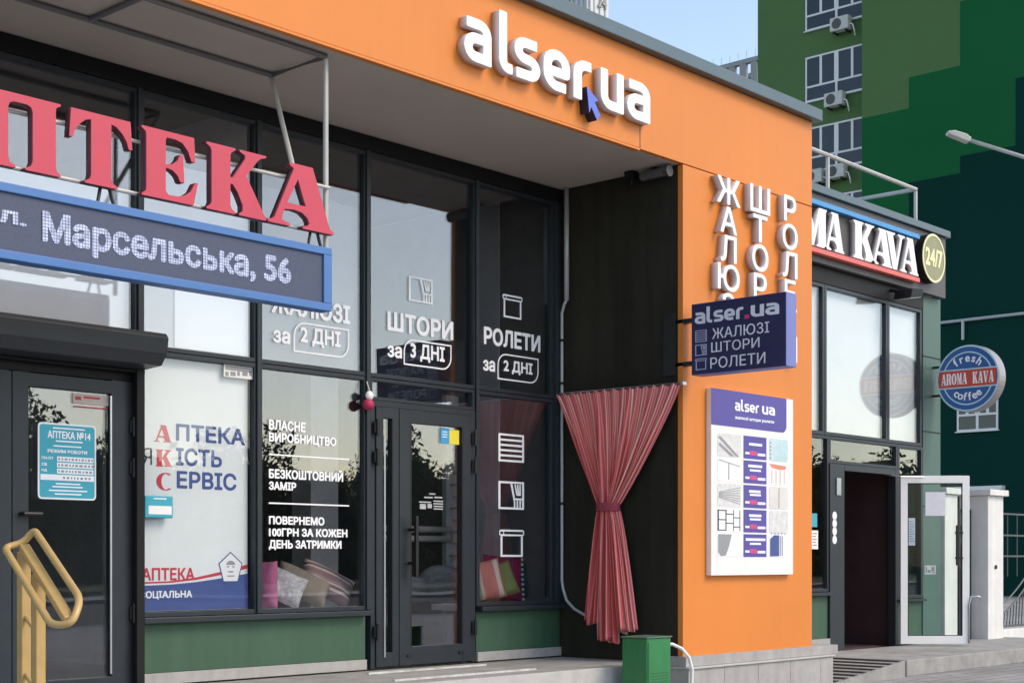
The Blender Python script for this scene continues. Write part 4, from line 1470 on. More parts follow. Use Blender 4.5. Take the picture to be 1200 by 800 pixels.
for r_i, v0 in enumerate(rows):
    v1 = v0 + .125
    MB().prism([onb(.375, v0), onb(.655, v0), onb(.655, v1), onb(.375, v1)], oB, VX, VZ, -VY, 0.002).build('price_tile', violet, pb_)
    pm = MB()
    ob2 = oB - VY * 0.0022
    L1 = [(.44, .60, .080), (.43, .60, .095), (.44, .58, .090), (.44, .59, .092), (.40, .64, .095)][r_i]
    pm.obox(ob2, VX, VZ, -VY, L1[0] * BWd, L1[1] * BWd, (v0 + L1[2] - .006) * BHt, (v0 + L1[2] + .008) * BHt, 0, 0.001)
    if r_i:
        pm.obox(ob2, VX, VZ, -VY, .45 * BWd, .585 * BWd, (v0 + .067) * BHt, (v0 + .078) * BHt, 0, 0.001)
    pm.obox(ob2, VX, VZ, -VY, .395 * BWd, .445 * BWd, (v0 + .024) * BHt, (v0 + .036) * BHt, 0, 0.001)
    pm.obox(ob2, VX, VZ, -VY, .545 * BWd, .64 * BWd, (v0 + .020) * BHt, (v0 + .034) * BHt, 0, 0.001)
    pm.build('price_print', vinyl, pb_)
    MB().obox(ob2, VX, VZ, -VY, .45 * BWd, .535 * BWd, (v0 + .020) * BHt, (v0 + .044) * BHt, 0, 0.0012).build('price_mark', pink_p, pb_)
    for side, (u0, u1) in enumerate(((.07, .345), (.69, .93))):
        base = [lgrey_p, mat('pic_white', (.80, .81, .83), .6), lgrey_p, mat('pic_white', (.80, .81, .83), .6), mat('pic_white', (.80, .81, .83), .6)][r_i] if side == 0 else \
               [mat('pic_aqua', (.48, .66, .70), .6, var=.12, scale=9), mat('pic_white', (.80, .81, .83), .6), mat('pic_cream', (.66, .64, .62), .6), lgrey_p, mat('pic_white', (.80, .81, .83), .6)][r_i]
        rr = .05
        MB().prism(rrect(u0 * BWd, u1 * BWd, v0 * BHt, v1 * BHt, .03), oB, VX, VZ, -VY, 0.002).build('picture', base, pb_)
        d = MB()
        h = v1 - v0
        w = u1 - u0
        P = lambda a, c: ((u0 + a * w) * BWd, (v0 + c * h) * BHt)
        mm = grey_p
        if side == 0 and r_i == 0:
            for k in range(2):
                d.prism([P(.02, .80 - k * .3), P(.10, .88 - k * .3), P(.92 - k * .2, .04), P(.78 - k * .25, .04)], ob2, VX, VZ, -VY, 0.001)
        elif side == 0 and r_i == 1:
            d.prism([P(.05, .95), P(.95, .72), P(.95, .68), P(.05, .90)], ob2, VX, VZ, -VY, 0.001)
            d.prism([P(.45, .1), P(.49, .1), P(.49, .8), P(.45, .8)], ob2, VX, VZ, -VY, 0.001)
        elif side == 0 and r_i == 2:
            for k in range(7):
                y = .12 + k * .12
                d.prism([P(.05, .5 + (y - .5) * .3), P(.95, y), P(.95, y + .035), P(.05, .53 + (y - .5) * .3)], ob2, VX, VZ, -VY, 0.001)
        elif side == 0 and r_i == 3:
            mm = black_p
            for (a, b_) in ((.0, .05), (.33, .37), (.66, .69), (.93, .96)):
                d.prism([P(a, .05), P(b_, .05), P(b_, .95), P(a, .95)], ob2, VX, VZ, -VY, 0.001)
            for (c_, a, b_) in ((.05, .051, .329), (.5, .051, .329), (.9, .051, .329), (.35, .371, .659), (.75, .371, .659), (.6, .691, .929), (.2, .691, .929)):
                d.prism([P(a, c_), P(b_, c_), P(b_, c_ + .04), P(a, c_ + .04)], ob2, VX, VZ, -VY, 0.001)
        elif side == 0:
            d.prism([P(.02, .98), P(.60, .98), P(.48, .45), P(.34, .06), P(.14, .03), P(.02, .2)], ob2, VX, VZ, -VY, 0.001)
        elif r_i == 0:
            for k in range(5):
                d.prism([P(.04, .08 + k * .17), P(.10, .08 + k * .17), P(.10, .17 + k * .17), P(.04, .17 + k * .17)], ob2, VX, VZ, -VY, 0.001)
        elif r_i == 1:
            mm = mat('pic_coral', (.72, .26, .16), .6)
            d.prism([P(.02, .95), P(.9, .88), P(.85, .72), P(.5, .70), P(.1, .78)], ob2, VX, VZ, -VY, 0.001)
            for k in range(4):
                d.prism([P(.12 + k * .22, .05), P(.15 + k * .22, .05), P(.15 + k * .22, .66), P(.12 + k * .22, .66)], ob2, VX, VZ, -VY, 0.001)
        elif r_i == 2:
            d.prism([P(.48, .04), P(.52, .04), P(.54, .96), P(.50, .96)], ob2, VX, VZ, -VY, 0.001)
        elif r_i == 3:
            for k in range(5):
                d.prism([P(.1 + k * .18, -.06), P(.14 + k * .18, -.06), P(.14 + k * .18, .02), P(.1 + k * .18, .02)], ob2, VX, VZ, -VY, 0.001)
        else:
            mm = blue_p
            d.prism([P(.04, .03), P(.52, .03), P(.52, .98), P(.25, .98), P(.04, .8)], ob2, VX, VZ, -VY, 0.001)
            for k in range(2):
                d.prism([P(.56 + k * .1, .05), P(.60 + k * .1, .05), P(.60 + k * .1, .95), P(.56 + k * .1, .95)], ob2, VX, VZ, -VY, 0.001)
        d.build('picture_print', mm, pb_)

# ------------------------------------------------------------------ PHARMACY SIGN + LED DISPLAY
ps = thing('pharmacy_sign', 'big crimson serif АПТЕКА letters on a hanging tube frame', 'sign', (5.5, 8.4, 4.3))
YP = 8.40
YPf = YP - 0.06
fx1 = 7.31
fr_ = MB()
fr_.tube([(BX0, 8.46, SOF - 0.02), (fx1, 8.46, SOF - 0.02), (fx1, 9.09, SOF - 0.02), (BX0, 9.09, SOF - 0.02)], 0.022, 8)
fr_.tube([(XY(105, 9.09), 8.46, SOF - 0.022), (XY(105, 9.09), 9.09, SOF - 0.022)], 0.02, 8)
fr_.build('top_frame', mat('grey_tube', (0.16, 0.15, 0.15), 0.5, 0.2), ps)
capz0, capz1 = ZY(166, 228.0, YPf), ZY(168, 147.0, YPf)
zA1, zA0 = capz1, capz0
zr1, zr0 = capz1 - 0.09, capz0 + 0.02
hg = MB()
hg.tube([(fx1, 8.46, SOF - 0.04), (fx1, 8.46, zA0 - 0.1)], 0.02, 8)
hg.tube([(fx1, 9.09, SOF - 0.04), (XY(347, 8.46), 8.46, zA1 - 0.08)], 0.02, 8)
hg.build('hanger', galv, ps)
rr_ = MB()
rr_.tube([(BX0, YP + 0.02, zr1), (fx1, YP + 0.02, zr1)], 0.013, 8)
rr_.tube([(BX0, YP + 0.02, zr0), (fx1, YP + 0.02, zr0)], 0.014, 8)
rr_.build('rail', galv, ps)
hgt = None
specs = [('А', -195, -98), ('П', -88, 66), ('Т', 81, 155), ('Е', 166, 232), ('К', 242, 314), ('А', 312, 391)]
specs[0] = ('А', -124, -33)
specs[1] = ('П', -25, 71)
for ch, p0, p1 in specs:
    a, b_ = XY(p0, YPf), XY(p1, YPf)
    loops_mesh('letter', SERIF[ch], (a, YP - 0.001, capz0), VX, VZ, -VY, b_ - a, capz1 - capz0, 0, 0, 0.06, [sign_red, sign_red_d], ps)

led = thing('led_display', 'long blue framed LED display showing a street address', 'display', (5.5, 8.4, 3.7))
YL = 8.33
lx1_ = XY(389, YL)
lz1_, lz0_ = ZY(389, 291, YL), ZY(389, 365, YL)
fr_ = MB()
t = 0.055
fr_.box(BX0, lx1_, YL, YL + 0.12, lz1_ - t, lz1_)
fr_.box(BX0, lx1_, YL, YL + 0.12, lz0_, lz0_ + t)
fr_.box(lx1_ - 0.075, lx1_, YL, YL + 0.12, lz0_ + t, lz1_ - t)
fr_.build('frame', blue_fr, led, bevel=0.005)
MB().box(BX0, lx1_ - 0.076, YL + 0.018, YL + 0.11, lz0_ + t - 0.002, lz1_ - t + 0.002).build('screen', led_scr, led)
scrY = YL + 0.0175
tx0, tx1 = XY(49, scrY), XY(341, scrY)
lpw = text_loops('Марсельська, 56', 0.02, 30)
zq0 = ZY(49, 280 + 12, scrY) ; zq1 = ZY(49, 247, scrY)
text('screen_text', 'Марсельська, 56', (tx0, scrY, ZY(110, 302, scrY)), VX, VZ, -VY, tx1 - tx0, ZY(49, 246, scrY) - ZY(110, 302, scrY), 0.004, led_txt, led, bold=0.034, res=30)
adv = (tx1 - tx0) / 15
text('screen_text', 'вул.', (tx0 - adv * 4.1, scrY, ZY(49, 275, scrY) ), VX, VZ, -VY, adv * 3.3, ZY(49, 246, scrY) - ZY(49, 275, scrY) - 0.04, 0.004, led_txt, led, bold=0.034, res=30)
hb_ = MB()
for px in (130, 375):
    for k in (-.03, .03):
        hb_.tube([(XY(px, YL) + k * 2, YL + 0.06, lz1_), (XY(px, YL) + k, YL + 0.07, zr0)], 0.012, 6)
hb_.build('hanger', iron, led)

# ------------------------------------------------------------------ PHARMACY DOOR / WINDOW SIGNS
hs = thing('opening_hours_sign', 'turquoise opening hours board on the pharmacy door', 'sign', (4.6, GL, 1.9))
YS = GL - 0.058
sx0, sx1s = XY(44, YS), XY(112, YS)
sz0, sz1 = ZY(44, 584, YS), ZY(44, 494, YS)
SW, SH = sx1s - sx0, sz1 - sz0
oS = Vector((sx0, YS, sz0))
MB().prism(rrect(0, SW, 0, SH, 0.03), oS, VX, VZ, -VY, 0.006).build('board', vinyl, hs)
MB().prism(rrect(.012, SW - .012, .012, SH - .012, 0.022), oS - VY * 0.006, VX, VZ, -VY, 0.001).build('board_print', teal_s, hs)
def ths(body, u0, u1, v0, v1, bold, m=vinyl):
    return text('lettering', body, oS + VX * (u0 * SW) + VZ * (v0 * SH) - VY * 0.0072, VX, VZ, -VY, (u1 - u0) * SW, (v1 - v0) * SH, 0.001, m, hs, bold, 24)
ths('АПТЕКА №14', .16, .90, .80, .90, .03)
ths('РЕЖИМ РОБОТИ', .16, .84, .61, .655, .04)
ths('ПН-ПТ', .06, .26, .52, .555, .04)
ths('СБ', .06, .15, .435, .475, .04)
ths('НД', .06, .15, .355, .395, .04)
q = MB()
for v in (.50, .42, .34):
    q.obox(oS, VX, VZ, -VY, .32 * SW, .95 * SW, v * SH, (v + .065) * SH, 0.007, 0.0085)
q.obox(oS, VX, VZ, -VY, .04 * SW, .96 * SW, .25 * SH, .325 * SH, 0.007, 0.0085)
for v, a, b_ in ((.765, .3, .76), (.70, .26, .74), (.205, .3, .72), (.165, .24, .76), (.115, .18, .84), (.07, .28, .74), (.935, .25, .8)):
    q.obox(oS, VX, VZ, -VY, a * SW, b_ * SW, (v - .008) * SH, (v + .010) * SH, 0.007, 0.0085)
q.build('print', vinyl, hs)
q = MB()
for v in (.50, .42, .34):
    xx = .34
    while xx < .92:
        wd = random.uniform(.02, .06)
        q.obox(oS, VX, VZ, -VY, xx * SW, (xx + wd) * SW, (v + .018) * SH, (v + .045) * SH, 0.0086, 0.0092)
        xx += wd + .025
xx = .42
while xx < .92:
    wd = random.uniform(.02, .06)
    q.obox(oS, VX, VZ, -VY, xx * SW, (xx + wd) * SW, .272 * SH, .30 * SH, 0.0086, 0.0092)
    xx += wd + .03
q.build('dark_print', grey_p, hs)

o = ystick('door_sticker', 'pale sticker with red print at the top of the pharmacy door', 85, 127, 460, 472, mat('pale_pink_sticker', (.62, .50, .46), .6), Y=GL - 0.028)
q = MB()
bar(q, 98, 117, 464, 466.5, GL - 0.0302)
bar(q, 88, 95, 464, 468, GL - 0.0302)
bar(q, 87, 126, 475, 476.5, GL - 0.0302)
q.build('print', red_p, o)
o = ystick('window_sticker', 'small black and white number sticker atop the pharmacy window', 262, 297, 426, 441, paper, Y=GL - 0.003)
q = MB()
bar(q, 264, 295, 428, 433, GL - 0.0052)
for a, b_ in ((264, 268), (270, 276), (278, 281), (284, 290), (292, 295)):
    bar(q, a, b_, 435, 440, GL - 0.0052)
q.build('print', grey_p, o)
nb = thing('window_box', 'small turquoise box with white label stuck on the pharmacy window', 'box', (XY(170, GL), GL, 1.7))
Yn = GL - 0.045
MB().box(XY(170, Yn), XY(203, Yn), Yn, GL - 0.001, ZY(170, 606, Yn), ZY(170, 580, Yn)).build('case', teal_s, nb, bevel=0.008)
q = MB()
bar(q, 174, 201, 592, 602, Yn - 0.0005)
bar(q, 180, 195, 583, 584.5, Yn - 0.0005)
q.build('label', paper, nb)

# big window poster behind the pharmacy glass
wp = thing('window_poster', 'tall white pharmacy poster with red initials behind the window', 'poster', (XY(230, GL), GL + 0.05, 1.0))
YW = GL + 0.04
wx0, wx1 = xm[1] + 0.045, XY(290, YW)
wz0, wz1 = ZS + 0.09, ZTR - 0.04
PW = mat('poster_white', (.74, .77, .77), .5, var=.03)
MB().box(wx0, wx1, YW, YW + 0.004, wz0, wz1).build('sheet', PW, wp)
def tw(body, p0, p1, yt, yb, m, bold=0.02, serif=False):
    X0, X1 = XY(p0, YW), XY(p1, YW)
    z0, z1 = ZY(p0, yb, YW), ZY(p0, yt, YW)
    if serif:
        return loops_mesh('lettering', SERIF[body], (X0, YW - 0.0005, z0), VX, VZ, -VY, X1 - X0, z1 - z0, 0, 0, 0.001, m, wp)
    return text('lettering', body, (X0, YW - 0.0005, z0), VX, VZ, -VY, X1 - X0, z1 - z0, 0.001, m, wp, bold, 30)
tw('А', 180, 201, 497, 517, red_p, serif=True)
tw('ПТЕКА', 206, 287, 496, 516, blue_p, .03)
tw('К', 182, 202, 526, 546, red_p, serif=True)
tw('Я', 167, 178, 524, 544, black_p, .0)
tw('ІСТЬ', 206, 260, 524, 545, blue_p, .03)
tw('С', 183, 203, 553, 574, red_p, serif=True)
tw('ЕРВІС', 207, 277, 551, 572, blue_p, .03)
tw('АПТЕКА', 166, 228, 665, 680, red_p, .03)
z_ = lambda y: ZY(230, y, YW)
X_ = lambda p: XY(p, YW)
oW = Vector((0, YW - 0.0005, 0))
MB().prism([(wx0, wz0 + .002), (wx1 - .002, wz0 + .002), (wx1 - .002, z_(672)), (X_(262), z_(677)), (X_(230), z_(681.5)), (X_(200), z_(684)), (wx0, z_(685))], oW, VX, VZ, -VY, 0.0008).build('navy_band', blue_p, wp)
MB().prism([(wx0, z_(683)), (X_(200), z_(682)), (X_(230), z_(679)), (X_(262), z_(673)), (wx1 - .002, z_(666)), (wx1 - .002, z_(661)), (X_(262), z_(669)), (X_(230), z_(676)), (X_(200), z_(680)), (wx0, z_(681))], oW, VX, VZ, -VY, 0.0008).build('red_swoosh', red_p, wp)
text('lettering', 'СОЦІАЛЬНА', (X_(163), YW - 0.0015, z_(701)), VX, VZ, -VY, X_(225) - X_(163), z_(691) - z_(701), 0.001, vinyl, wp, .03, 28)
cx_, cz_ = X_(270), z_(666)
pent = [(.115 * math.sin(k * 2 * math.pi / 5), .125 * math.cos(k * 2 * math.pi / 5)) for k in range(5)]
MB().prism([(x * 1.1, y * 1.1) for x, y in pent], oW + Vector((cx_, -0.0012, cz_)), VX, VZ, -VY, 0.001).build('emblem_edge', blue_p, wp)
MB().prism(pent, oW + Vector((cx_, -0.0022, cz_)), VX, VZ, -VY, 0.001).build('emblem', paper, wp)
em = MB()
em.prism(arc(0, .03, .045, .035, 0, 180, 8), oW + Vector((cx_, -0.0032, cz_)), VX, VZ, -VY, 0.001)
em.prism([(-.04, .01), (-.015, .01), (-.015, .02), (-.04, .02)], oW + Vector((cx_, -0.0032, cz_)), VX, VZ, -VY, 0.001)
em.prism([(.015, .01), (.04, .01), (.04, .02), (.015, .02)], oW + Vector((cx_, -0.0032, cz_)), VX, VZ, -VY, 0.001)
em.prism([(-.03, -.02), (.03, -.02), (.02, -.032), (-.02, -.032)], oW + Vector((cx_, -0.0032, cz_)), VX, VZ, -VY, 0.001)
em.prism([(-.035, -.055), (.035, -.055), (.035, -.065), (-.035, -.065)], oW + Vector((cx_, -0.0032, cz_)), VX, VZ, -VY, 0.001)
em.build('emblem_print', grey_p, wp)

# blue and yellow sticker on the shop door
st1 = ystick('door_sticker', 'blue and yellow sticker pair at the top of the shop door glass', 516, 526.5, 501, 519, cyan_p, Y=GL - 0.0275)
q = MB()
bar(q, 526.5, 538, 503, 520, GL - 0.0275)
q.build('yellow_half', yellow_p, st1)
q = MB()
for yy in (505, 508, 511):
    bar(q, 518, 524, yy, yy + 1, GL - 0.0297)
q.build('print', vinyl, st1)

# hanging ornament by the mullion
og = thing('hanging_ornament', 'little white and red felt bauble hanging beside the shop door', 'ornament', (XY(430, 9.74), 9.74, 2.7))
ox, oz = XY(433, 9.74), ZY(433, 468, 9.74)
MB().ball((ox, 9.74, oz + 0.035), .042, .032, .042).build('white_ball', white_p, og, smooth=True)
MB().ball((ox - 0.015, 9.74, oz - 0.045), .055, .05, .05).build('red_ball', mat('bauble_red', (.42, .02, .08), .6), og, smooth=True)
MB().tube([(ox, 9.74, oz + 0.08), (ox, 9.775, oz + 0.16)], 0.004, 6).build('string', cable_w, og)

# ------------------------------------------------------------------ conduit, junction, curtain, cabinet
cxw = PX0 - 0.03
y1c, y2c = YX(664, cxw), YX(658.5, cxw)
pts = [(cxw, y1c, SOF - 0.005), (cxw, y1c, ZX(664, 352, cxw))]
pts2 = [(cxw, y1c - 0.0, ZX(660, 352, cxw)), (cxw, y1c + .03, ZX(656, 357, cxw)), (cxw, y2c, ZX(651, 368, cxw)), (cxw, y2c, ZX(650, 400, cxw)), (cxw, y2c, ZX(650, 680, cxw)), (cxw, YX(660, cxw), ZX(660, 690, cxw)),
        (cxw, YX(664, cxw), ZX(664, 703, cxw)), (cxw, YX(673, cxw), ZX(673, 713, cxw)), (cxw, YX(690, cxw), ZX(690, 723, cxw)), (cxw, YX(735, cxw), ZX(735, 742, cxw))]
cdt = thing('cable_conduit', 'thin grey conduit running down the dark side wall', 'conduit', (cxw, y1c, 0.5))
MB().tube(pts, 0.026, 8).build('upper_pipe', conduit, cdt, smooth=True)
MB().tube(pts2, 0.016, 8).build('lower_pipe', conduit, cdt, smooth=True)
q = MB()
for yy in (450, 590, 400):
    z = ZX(650, yy, cxw)
    q.box(cxw - 0.02, PX0 - 0.001, y2c - 0.025, y2c + 0.025, z - 0.012, z + 0.012)
q.build('clip', iron, cdt)

# striped curtain on the side wall
def curtain():
    Xw = PX0 - 0.06
    ya, yb = YX(653, Xw), YX(799, Xw)
    zta, ztb = ZX(653, 463, Xw), ZX(799, 450, Xw)
    ztop = (zta + ztb) / 2
    ykn, zkn = YX(718, Xw), ZX(718, 594, Xw)
    yl, yr = YX(693, Xw), YX(750, Xw)
    zbot = ZX(722, 750, Xw)
    rows = 64
    colsn = 220
    nf = 15
    v, f, uv = [], [], []
    def sm(t):
        return t * t * (3 - 2 * t)
    for i in range(rows + 1):
        t = i / rows
        z = ztop + (zbot - ztop) * t
        tk = (ztop - zkn) / (ztop - zbot)
        if t <= tk:
            s = t / tk
            e = 1 - (1 - s) ** 0.95
            l = ya + (ykn + .10 - ya) * (e ** 0.92)
            r = yb + (ykn - .10 - yb) * (e ** 1.12)
            amp = 0.022 + 0.022 * s
        else:
            s = (t - tk) / (1 - tk)
            e = s ** 0.75
            l = ykn + .10 + (yl - ykn - .10) * e
            r = ykn - .10 + (yr - ykn + .10) * e
            amp = 0.044 + 0.012 * s
        amp *= min(1, 0.35 + 3 * t)
        for j in range(colsn + 1):
            u = j / colsn
            ph = u * nf * 2 * math.pi + 0.6 * math.sin(u * 17 + 1.3) + 0.9 * math.sin(t * 2.6 + u * 9) + .35 * math.sin(t * 7 + u * 31)
            y = l + (r - l) * (u + 0.006 * math.sin(ph * 1.0 + 1.1))
            a = amp * (0.72 + 0.38 * math.sin(u * 23.0 + 1.2 * t) + 0.22 * math.sin(u * 41 - 2 * t + .5))
            x = Xw - 0.02 - a * (1 + math.sin(ph)) - 0.5 * a * max(0, math.sin(2 * ph + u * 30)) * 0.4
            x -= 0.02 * math.sin(math.pi * u)
            zz = z
            if t > tk:
                seg = 0.0
                if u < 0.22: seg = 0.17
                elif u < 0.30: seg = 0.17 - 0.13 * 0
                elif u > 0.66: seg = 0.10
                if 0.30 <= u <= 0.66: seg = 0.0
                zz = z + (seg + .018 * math.sin(ph * .5) + .012 * math.sin(u * 57)) * ((t - tk) / (1 - tk))
            else:
                zz += (ztb - zta) * (u - .5) * (1 - t / tk) + 0.010 * math.sin(ph) * (1 - t / tk) - 0.05 * math.sin(math.pi * u) * math.sin(math.pi * t / tk)
            v.append((x, y, zz))
            uv.append((u, t))
    n = colsn + 1
    for i in range(rows):
        for j in range(colsn):
            f.append((i * n + j, i * n + j + 1, (i + 1) * n + j + 1, (i + 1) * n + j))
    c = thing('curtain', 'red and cream striped curtain tied in the middle on the dark wall', 'curtain', (Xw, ykn, zbot))
    off = wloc(c)
    me = bpy.data.meshes.new('cloth')
    me.from_pydata([tuple(Vector(p) - off) for p in v], [], f)
    ul = me.uv_layers.new(name='uv')
    for lo in me.loops:
        ul.data[lo.index].uv = uv[lo.vertex_index]
    a, b_, cr = (.70, .13, .135), (.84, .33, .30), (.95, .78, .62)
    m = stripe_mat('curtain_stripes', [(0, a), (.16, b_), (.24, a), (.38, cr), (.44, b_), (.54, (.52, .075, .085)), (.64, b_), (.72, a), (.84, (.68, .36, .33)), (.92, a)], 0, 13, uv=True, rough=.5)
    me.materials.append(m)
    me.polygons.foreach_set('use_smooth', [True] * len(me.polygons))
    o = bpy.data.objects.new('cloth', me)
    COL.objects.link(o)
    o.parent = c
    sd_ = o.modifiers.new('thick', 'SOLIDIFY')
    sd_.thickness = 0.003
    band = MB()
    ring = []
    for k in range(24):
        tt = 2 * math.pi * k / 24
        ring.append((Xw - 0.075 + 0.072 * math.cos(tt), ykn + 0.125 * math.sin(tt), zkn))
    for dz in (-0.028, -0.01, 0.010, 0.028):
        band.tube([(p[0], p[1], p[2] + dz) for p in ring], 0.013, 8, closed=True)
    band.build('tie_band', mat('tie_red', (.34, .05, .08), .7), c, smooth=True)
    rod = MB()
    rod.tube([(PX0 - 0.045, ya + .01, zta + 0.012), (PX0 - 0.045, yb - .01, ztb + 0.012)], 0.012, 8)
    rod.build('rod', steel, c)
    q = MB()
    for (yy, zz) in ((ya, zta), (yb, ztb)):
        q.box(PX0 - 0.06, PX0 - 0.001, yy - 0.012, yy + 0.012, zz - 0.005, zz + 0.025)
    q.build('bracket', steel, c)
curtain()

# green electric cabinet
gbx = thing('electric_cabinet', 'narrow green metal cabinet standing beside the orange pillar', 'cabinet', (11.2, 8.2, 0))
d_ = 13.35
c0 = at_depth(758, 656, d_)
gx0, gy0 = c0.x, c0.y
gx1 = XY(786, gy0)
gy1 = YX(729, gx0)
gz1 = EYE - (748 - 656) / F_PX * d_
MB().box(gx0, gx1, gy0, gy1, 0, gz1).build('cabinet_body', cab_green, gbx, bevel=0.008)
MB().box(gx0 - 0.012, gx1 + 0.012, gy0 - 0.012, gy1 + 0.012, gz1 + 0.001, gz1 + 0.014).build('cabinet_lid', mat('lid_grey', (.09, .15, .11), .4), gbx, bevel=0.005)
MB().box(gx0 + 0.015, gx1 - 0.015, gy0 - 0.008, gy0 - 0.001, 0.1, gz1 - 0.03).build('cabinet_door', cab_green, gbx, bevel=0.004)
q = MB()
for k in range(5):
    q.box(gx0 + 0.05, gx1 - 0.04, gy0 - 0.010, gy0 - 0.0075, gz1 - 0.42 + k * 0.026, gz1 - 0.412 + k * 0.026)
q.build('vent', mat('cabinet_vent', (.02, .12, .05), .5), gbx)
MB().box(gx0 - 0.004, gx0 - 0.0005, (gy0 + gy1) / 2 - .004, (gy0 + gy1) / 2 + .004, 0.1, gz1 - 0.1).build('seam', mat('cabinet_seam', (.08, .2, .11), .5), gbx)
cbl = MB()
cz0 = gz1 - 0.06
cbl.tube([(gx1 - 0.01, gy0 + 0.1, cz0), (gx1 + .10, gy0 + 0.05, cz0 - 0.01), (gx1 + .17, gy0 + .0, cz0 - 0.05), (gx1 + .23, gy0 - .04, cz0 - .13), (gx1 + .25, gy0 - .06, cz0 - .24), (gx1 + .24, gy0 - .06, cz0 - .45), (gx1 + .18, gy0 - .02, 0.03), (gx1 + .3, gy0 - .25, 0.02)], 0.016, 8)
tag(cbl.build('power_cable', cable_w, None, smooth=True), 'white cable curving out of the green cabinet', 'cable')

# lamp / camera under the soffit at the side wall
sc_ = thing('floodlight', 'dark tubular floodlight with small camera under the soffit corner', 'lamp', (PX0 - 0.1, 8.7, SOF - 0.1))
xl = PX0 - 0.10
ya_, yb_ = YX(752, xl), YX(779, xl)
zl = ZX(752, 207, xl)
MB().tube([(xl, ya_, zl), (xl, yb_, zl)], 0.045, 12).build('lamp_body', mat('lamp_grey', (.09, .085, .09), .5), sc_, bevel=0.004)
MB().tube([(xl, yb_ - 0.004, zl), (xl, yb_ - 0.06, zl)], [0.045, 0.055], 12).build('lamp_head', charcoal, sc_)
q = MB()
ym = YX(740, xl)
q.box(xl - .05, xl + .05, ym - .05, ym + .05, SOF - 0.08, SOF - 0.002)
q.tube([(xl, ym, SOF - .081), (xl, ym, SOF - .14)], [.03, .018], 10)
q.build('camera', frame_d, sc_, bevel=.004)
MB().box(xl - .01, PX0 - .001, (ya_ + yb_) / 2 - .02, (ya_ + yb_) / 2 + .02, zl + .02, SOF - .003).build('bracket', iron, sc_)

# ------------------------------------------------------------------ yellow handrail
def handrail():
    h = thing('handrail', 'cream yellow tubular loop handrail on two square posts', 'handrail', (4.4, 7.4, 0))
    d0 = 8.6
    P = lambda px, py, d: at_depth(px, py, d)
    # closed loop of tube, sloping down towards the street
    corner = [(40, 620, 8.75), (95, 702, 8.15), (84, 731, 8.05), (60, 732, 8.1), (5, 641, 8.7), (27, 636, 8.75)]
    pts = [P(*c) for c in corner]
    n = len(pts)
    out = []
    rads = [.07, .12, .09, .12, .05, .05]
    for i in range(n):
        a, b_, c = pts[i - 1], pts[i], pts[(i + 1) % n]
        r = min(rads[i], (b_ - a).length * .45, (c - b_).length * .45)
        p, q_ = b_ + (a - b_).normalized() * r, b_ + (c - b_).normalized() * r
        for k in range(7):
            t = k / 6
            out.append(p * (1 - t) ** 2 + b_ * 2 * t * (1 - t) + q_ * t * t)
    MB().tube(out, 0.021, 12, closed=True).build('rail_loop', beige, h, smooth=True)
    m0, m1 = P(28, 640, 8.75), P(81, 726, 8.08)
    dm_ = (m1 - m0).normalized()
    sd_ = dm_.cross(VZ).normalized()
    up_ = sd_.cross(dm_).normalized()
    MB().obox(m0, dm_, sd_, up_, 0, (m1 - m0).length, -0.03, 0.03, -0.02, 0.02).build('middle_bar', beige, h, bevel=0.006)
    pos = []
    for px, py, dd in ((28, 646, 8.72), (45, 672, 8.52)):
        b0 = P(px, py, dd)
        pos.append(b0)
        q = MB()
        q.box(b0.x - 0.03, b0.x + 0.03, b0.y - 0.03, b0.y + 0.03, 0.0, b0.z)
        q.build('post', beige, h, bevel=0.006)
        MB().box(b0.x - 0.06, b0.x + 0.06, b0.y - 0.06, b0.y + 0.06, 0.0005, 0.012).build('base_plate', beige, h, bevel=0.003)
    for z in (0.98, 0.65):
        q = MB()
        q.tube([(pos[0].x, pos[0].y, z + .05), (pos[1].x, pos[1].y, z - .05)], 0.013, 8)
        q.build('brace', beige, h, smooth=True)
handrail()

# ------------------------------------------------------------------ cushions in the windows
def cushion(name, label, c, w, h, d, yaw, tilt, m, tassels=None, group=None, roll=0.0):
    """square scatter cushion leaning on the sill; c is the middle of its lower edge"""
    n = 18
    v, f = [], []
    for sgn in (1, -1):
        for i in range(n + 1):
            for j in range(n + 1):
                a, b_ = 2 * i / n - 1, 2 * j / n - 1
                pin = 0.07
                x = a * (1 - pin * (1 - b_ * b_)* .0 - pin * (b_ ** 2 - 1) * -1 * .8)
                z = b_ * (1 - pin * (1 - a * a) * .8)
                t = (max(0, 1 - a ** 4) * max(0, 1 - b_ ** 4)) ** .55
                t *= 1 + .07 * math.sin(5 * a + 3 * b_)
                v.append(Vector((x * w / 2, sgn * t * d / 2, z * h / 2 + h / 2)))
        k = len(v) - (n + 1) ** 2
        for i in range(n):
            for j in range(n):
                q = (k + i * (n + 1) + j, k + (i + 1) * (n + 1) + j, k + (i + 1) * (n + 1) + j + 1, k + i * (n + 1) + j + 1)
                f.append(q if sgn < 0 else q[::-1])
    mb = MB()
    mb.add([tuple(p) for p in v], f)
    o = mb.build(name, m, None, smooth=True)
    o.location = c
    o.rotation_euler = (tilt, roll, yaw)
    tag(o, label, 'cushion', group)
    if tassels:
        q = MB()
        for k in range(9):
            q.ball((w / 2 + .005, 0, h * (k + .5) / 9), .016, .016, .016, 8, 6)
        t = q.build('pompom', tassels, None, smooth=True)
        t.parent = o
    return o
zsl = ZS + 0.06
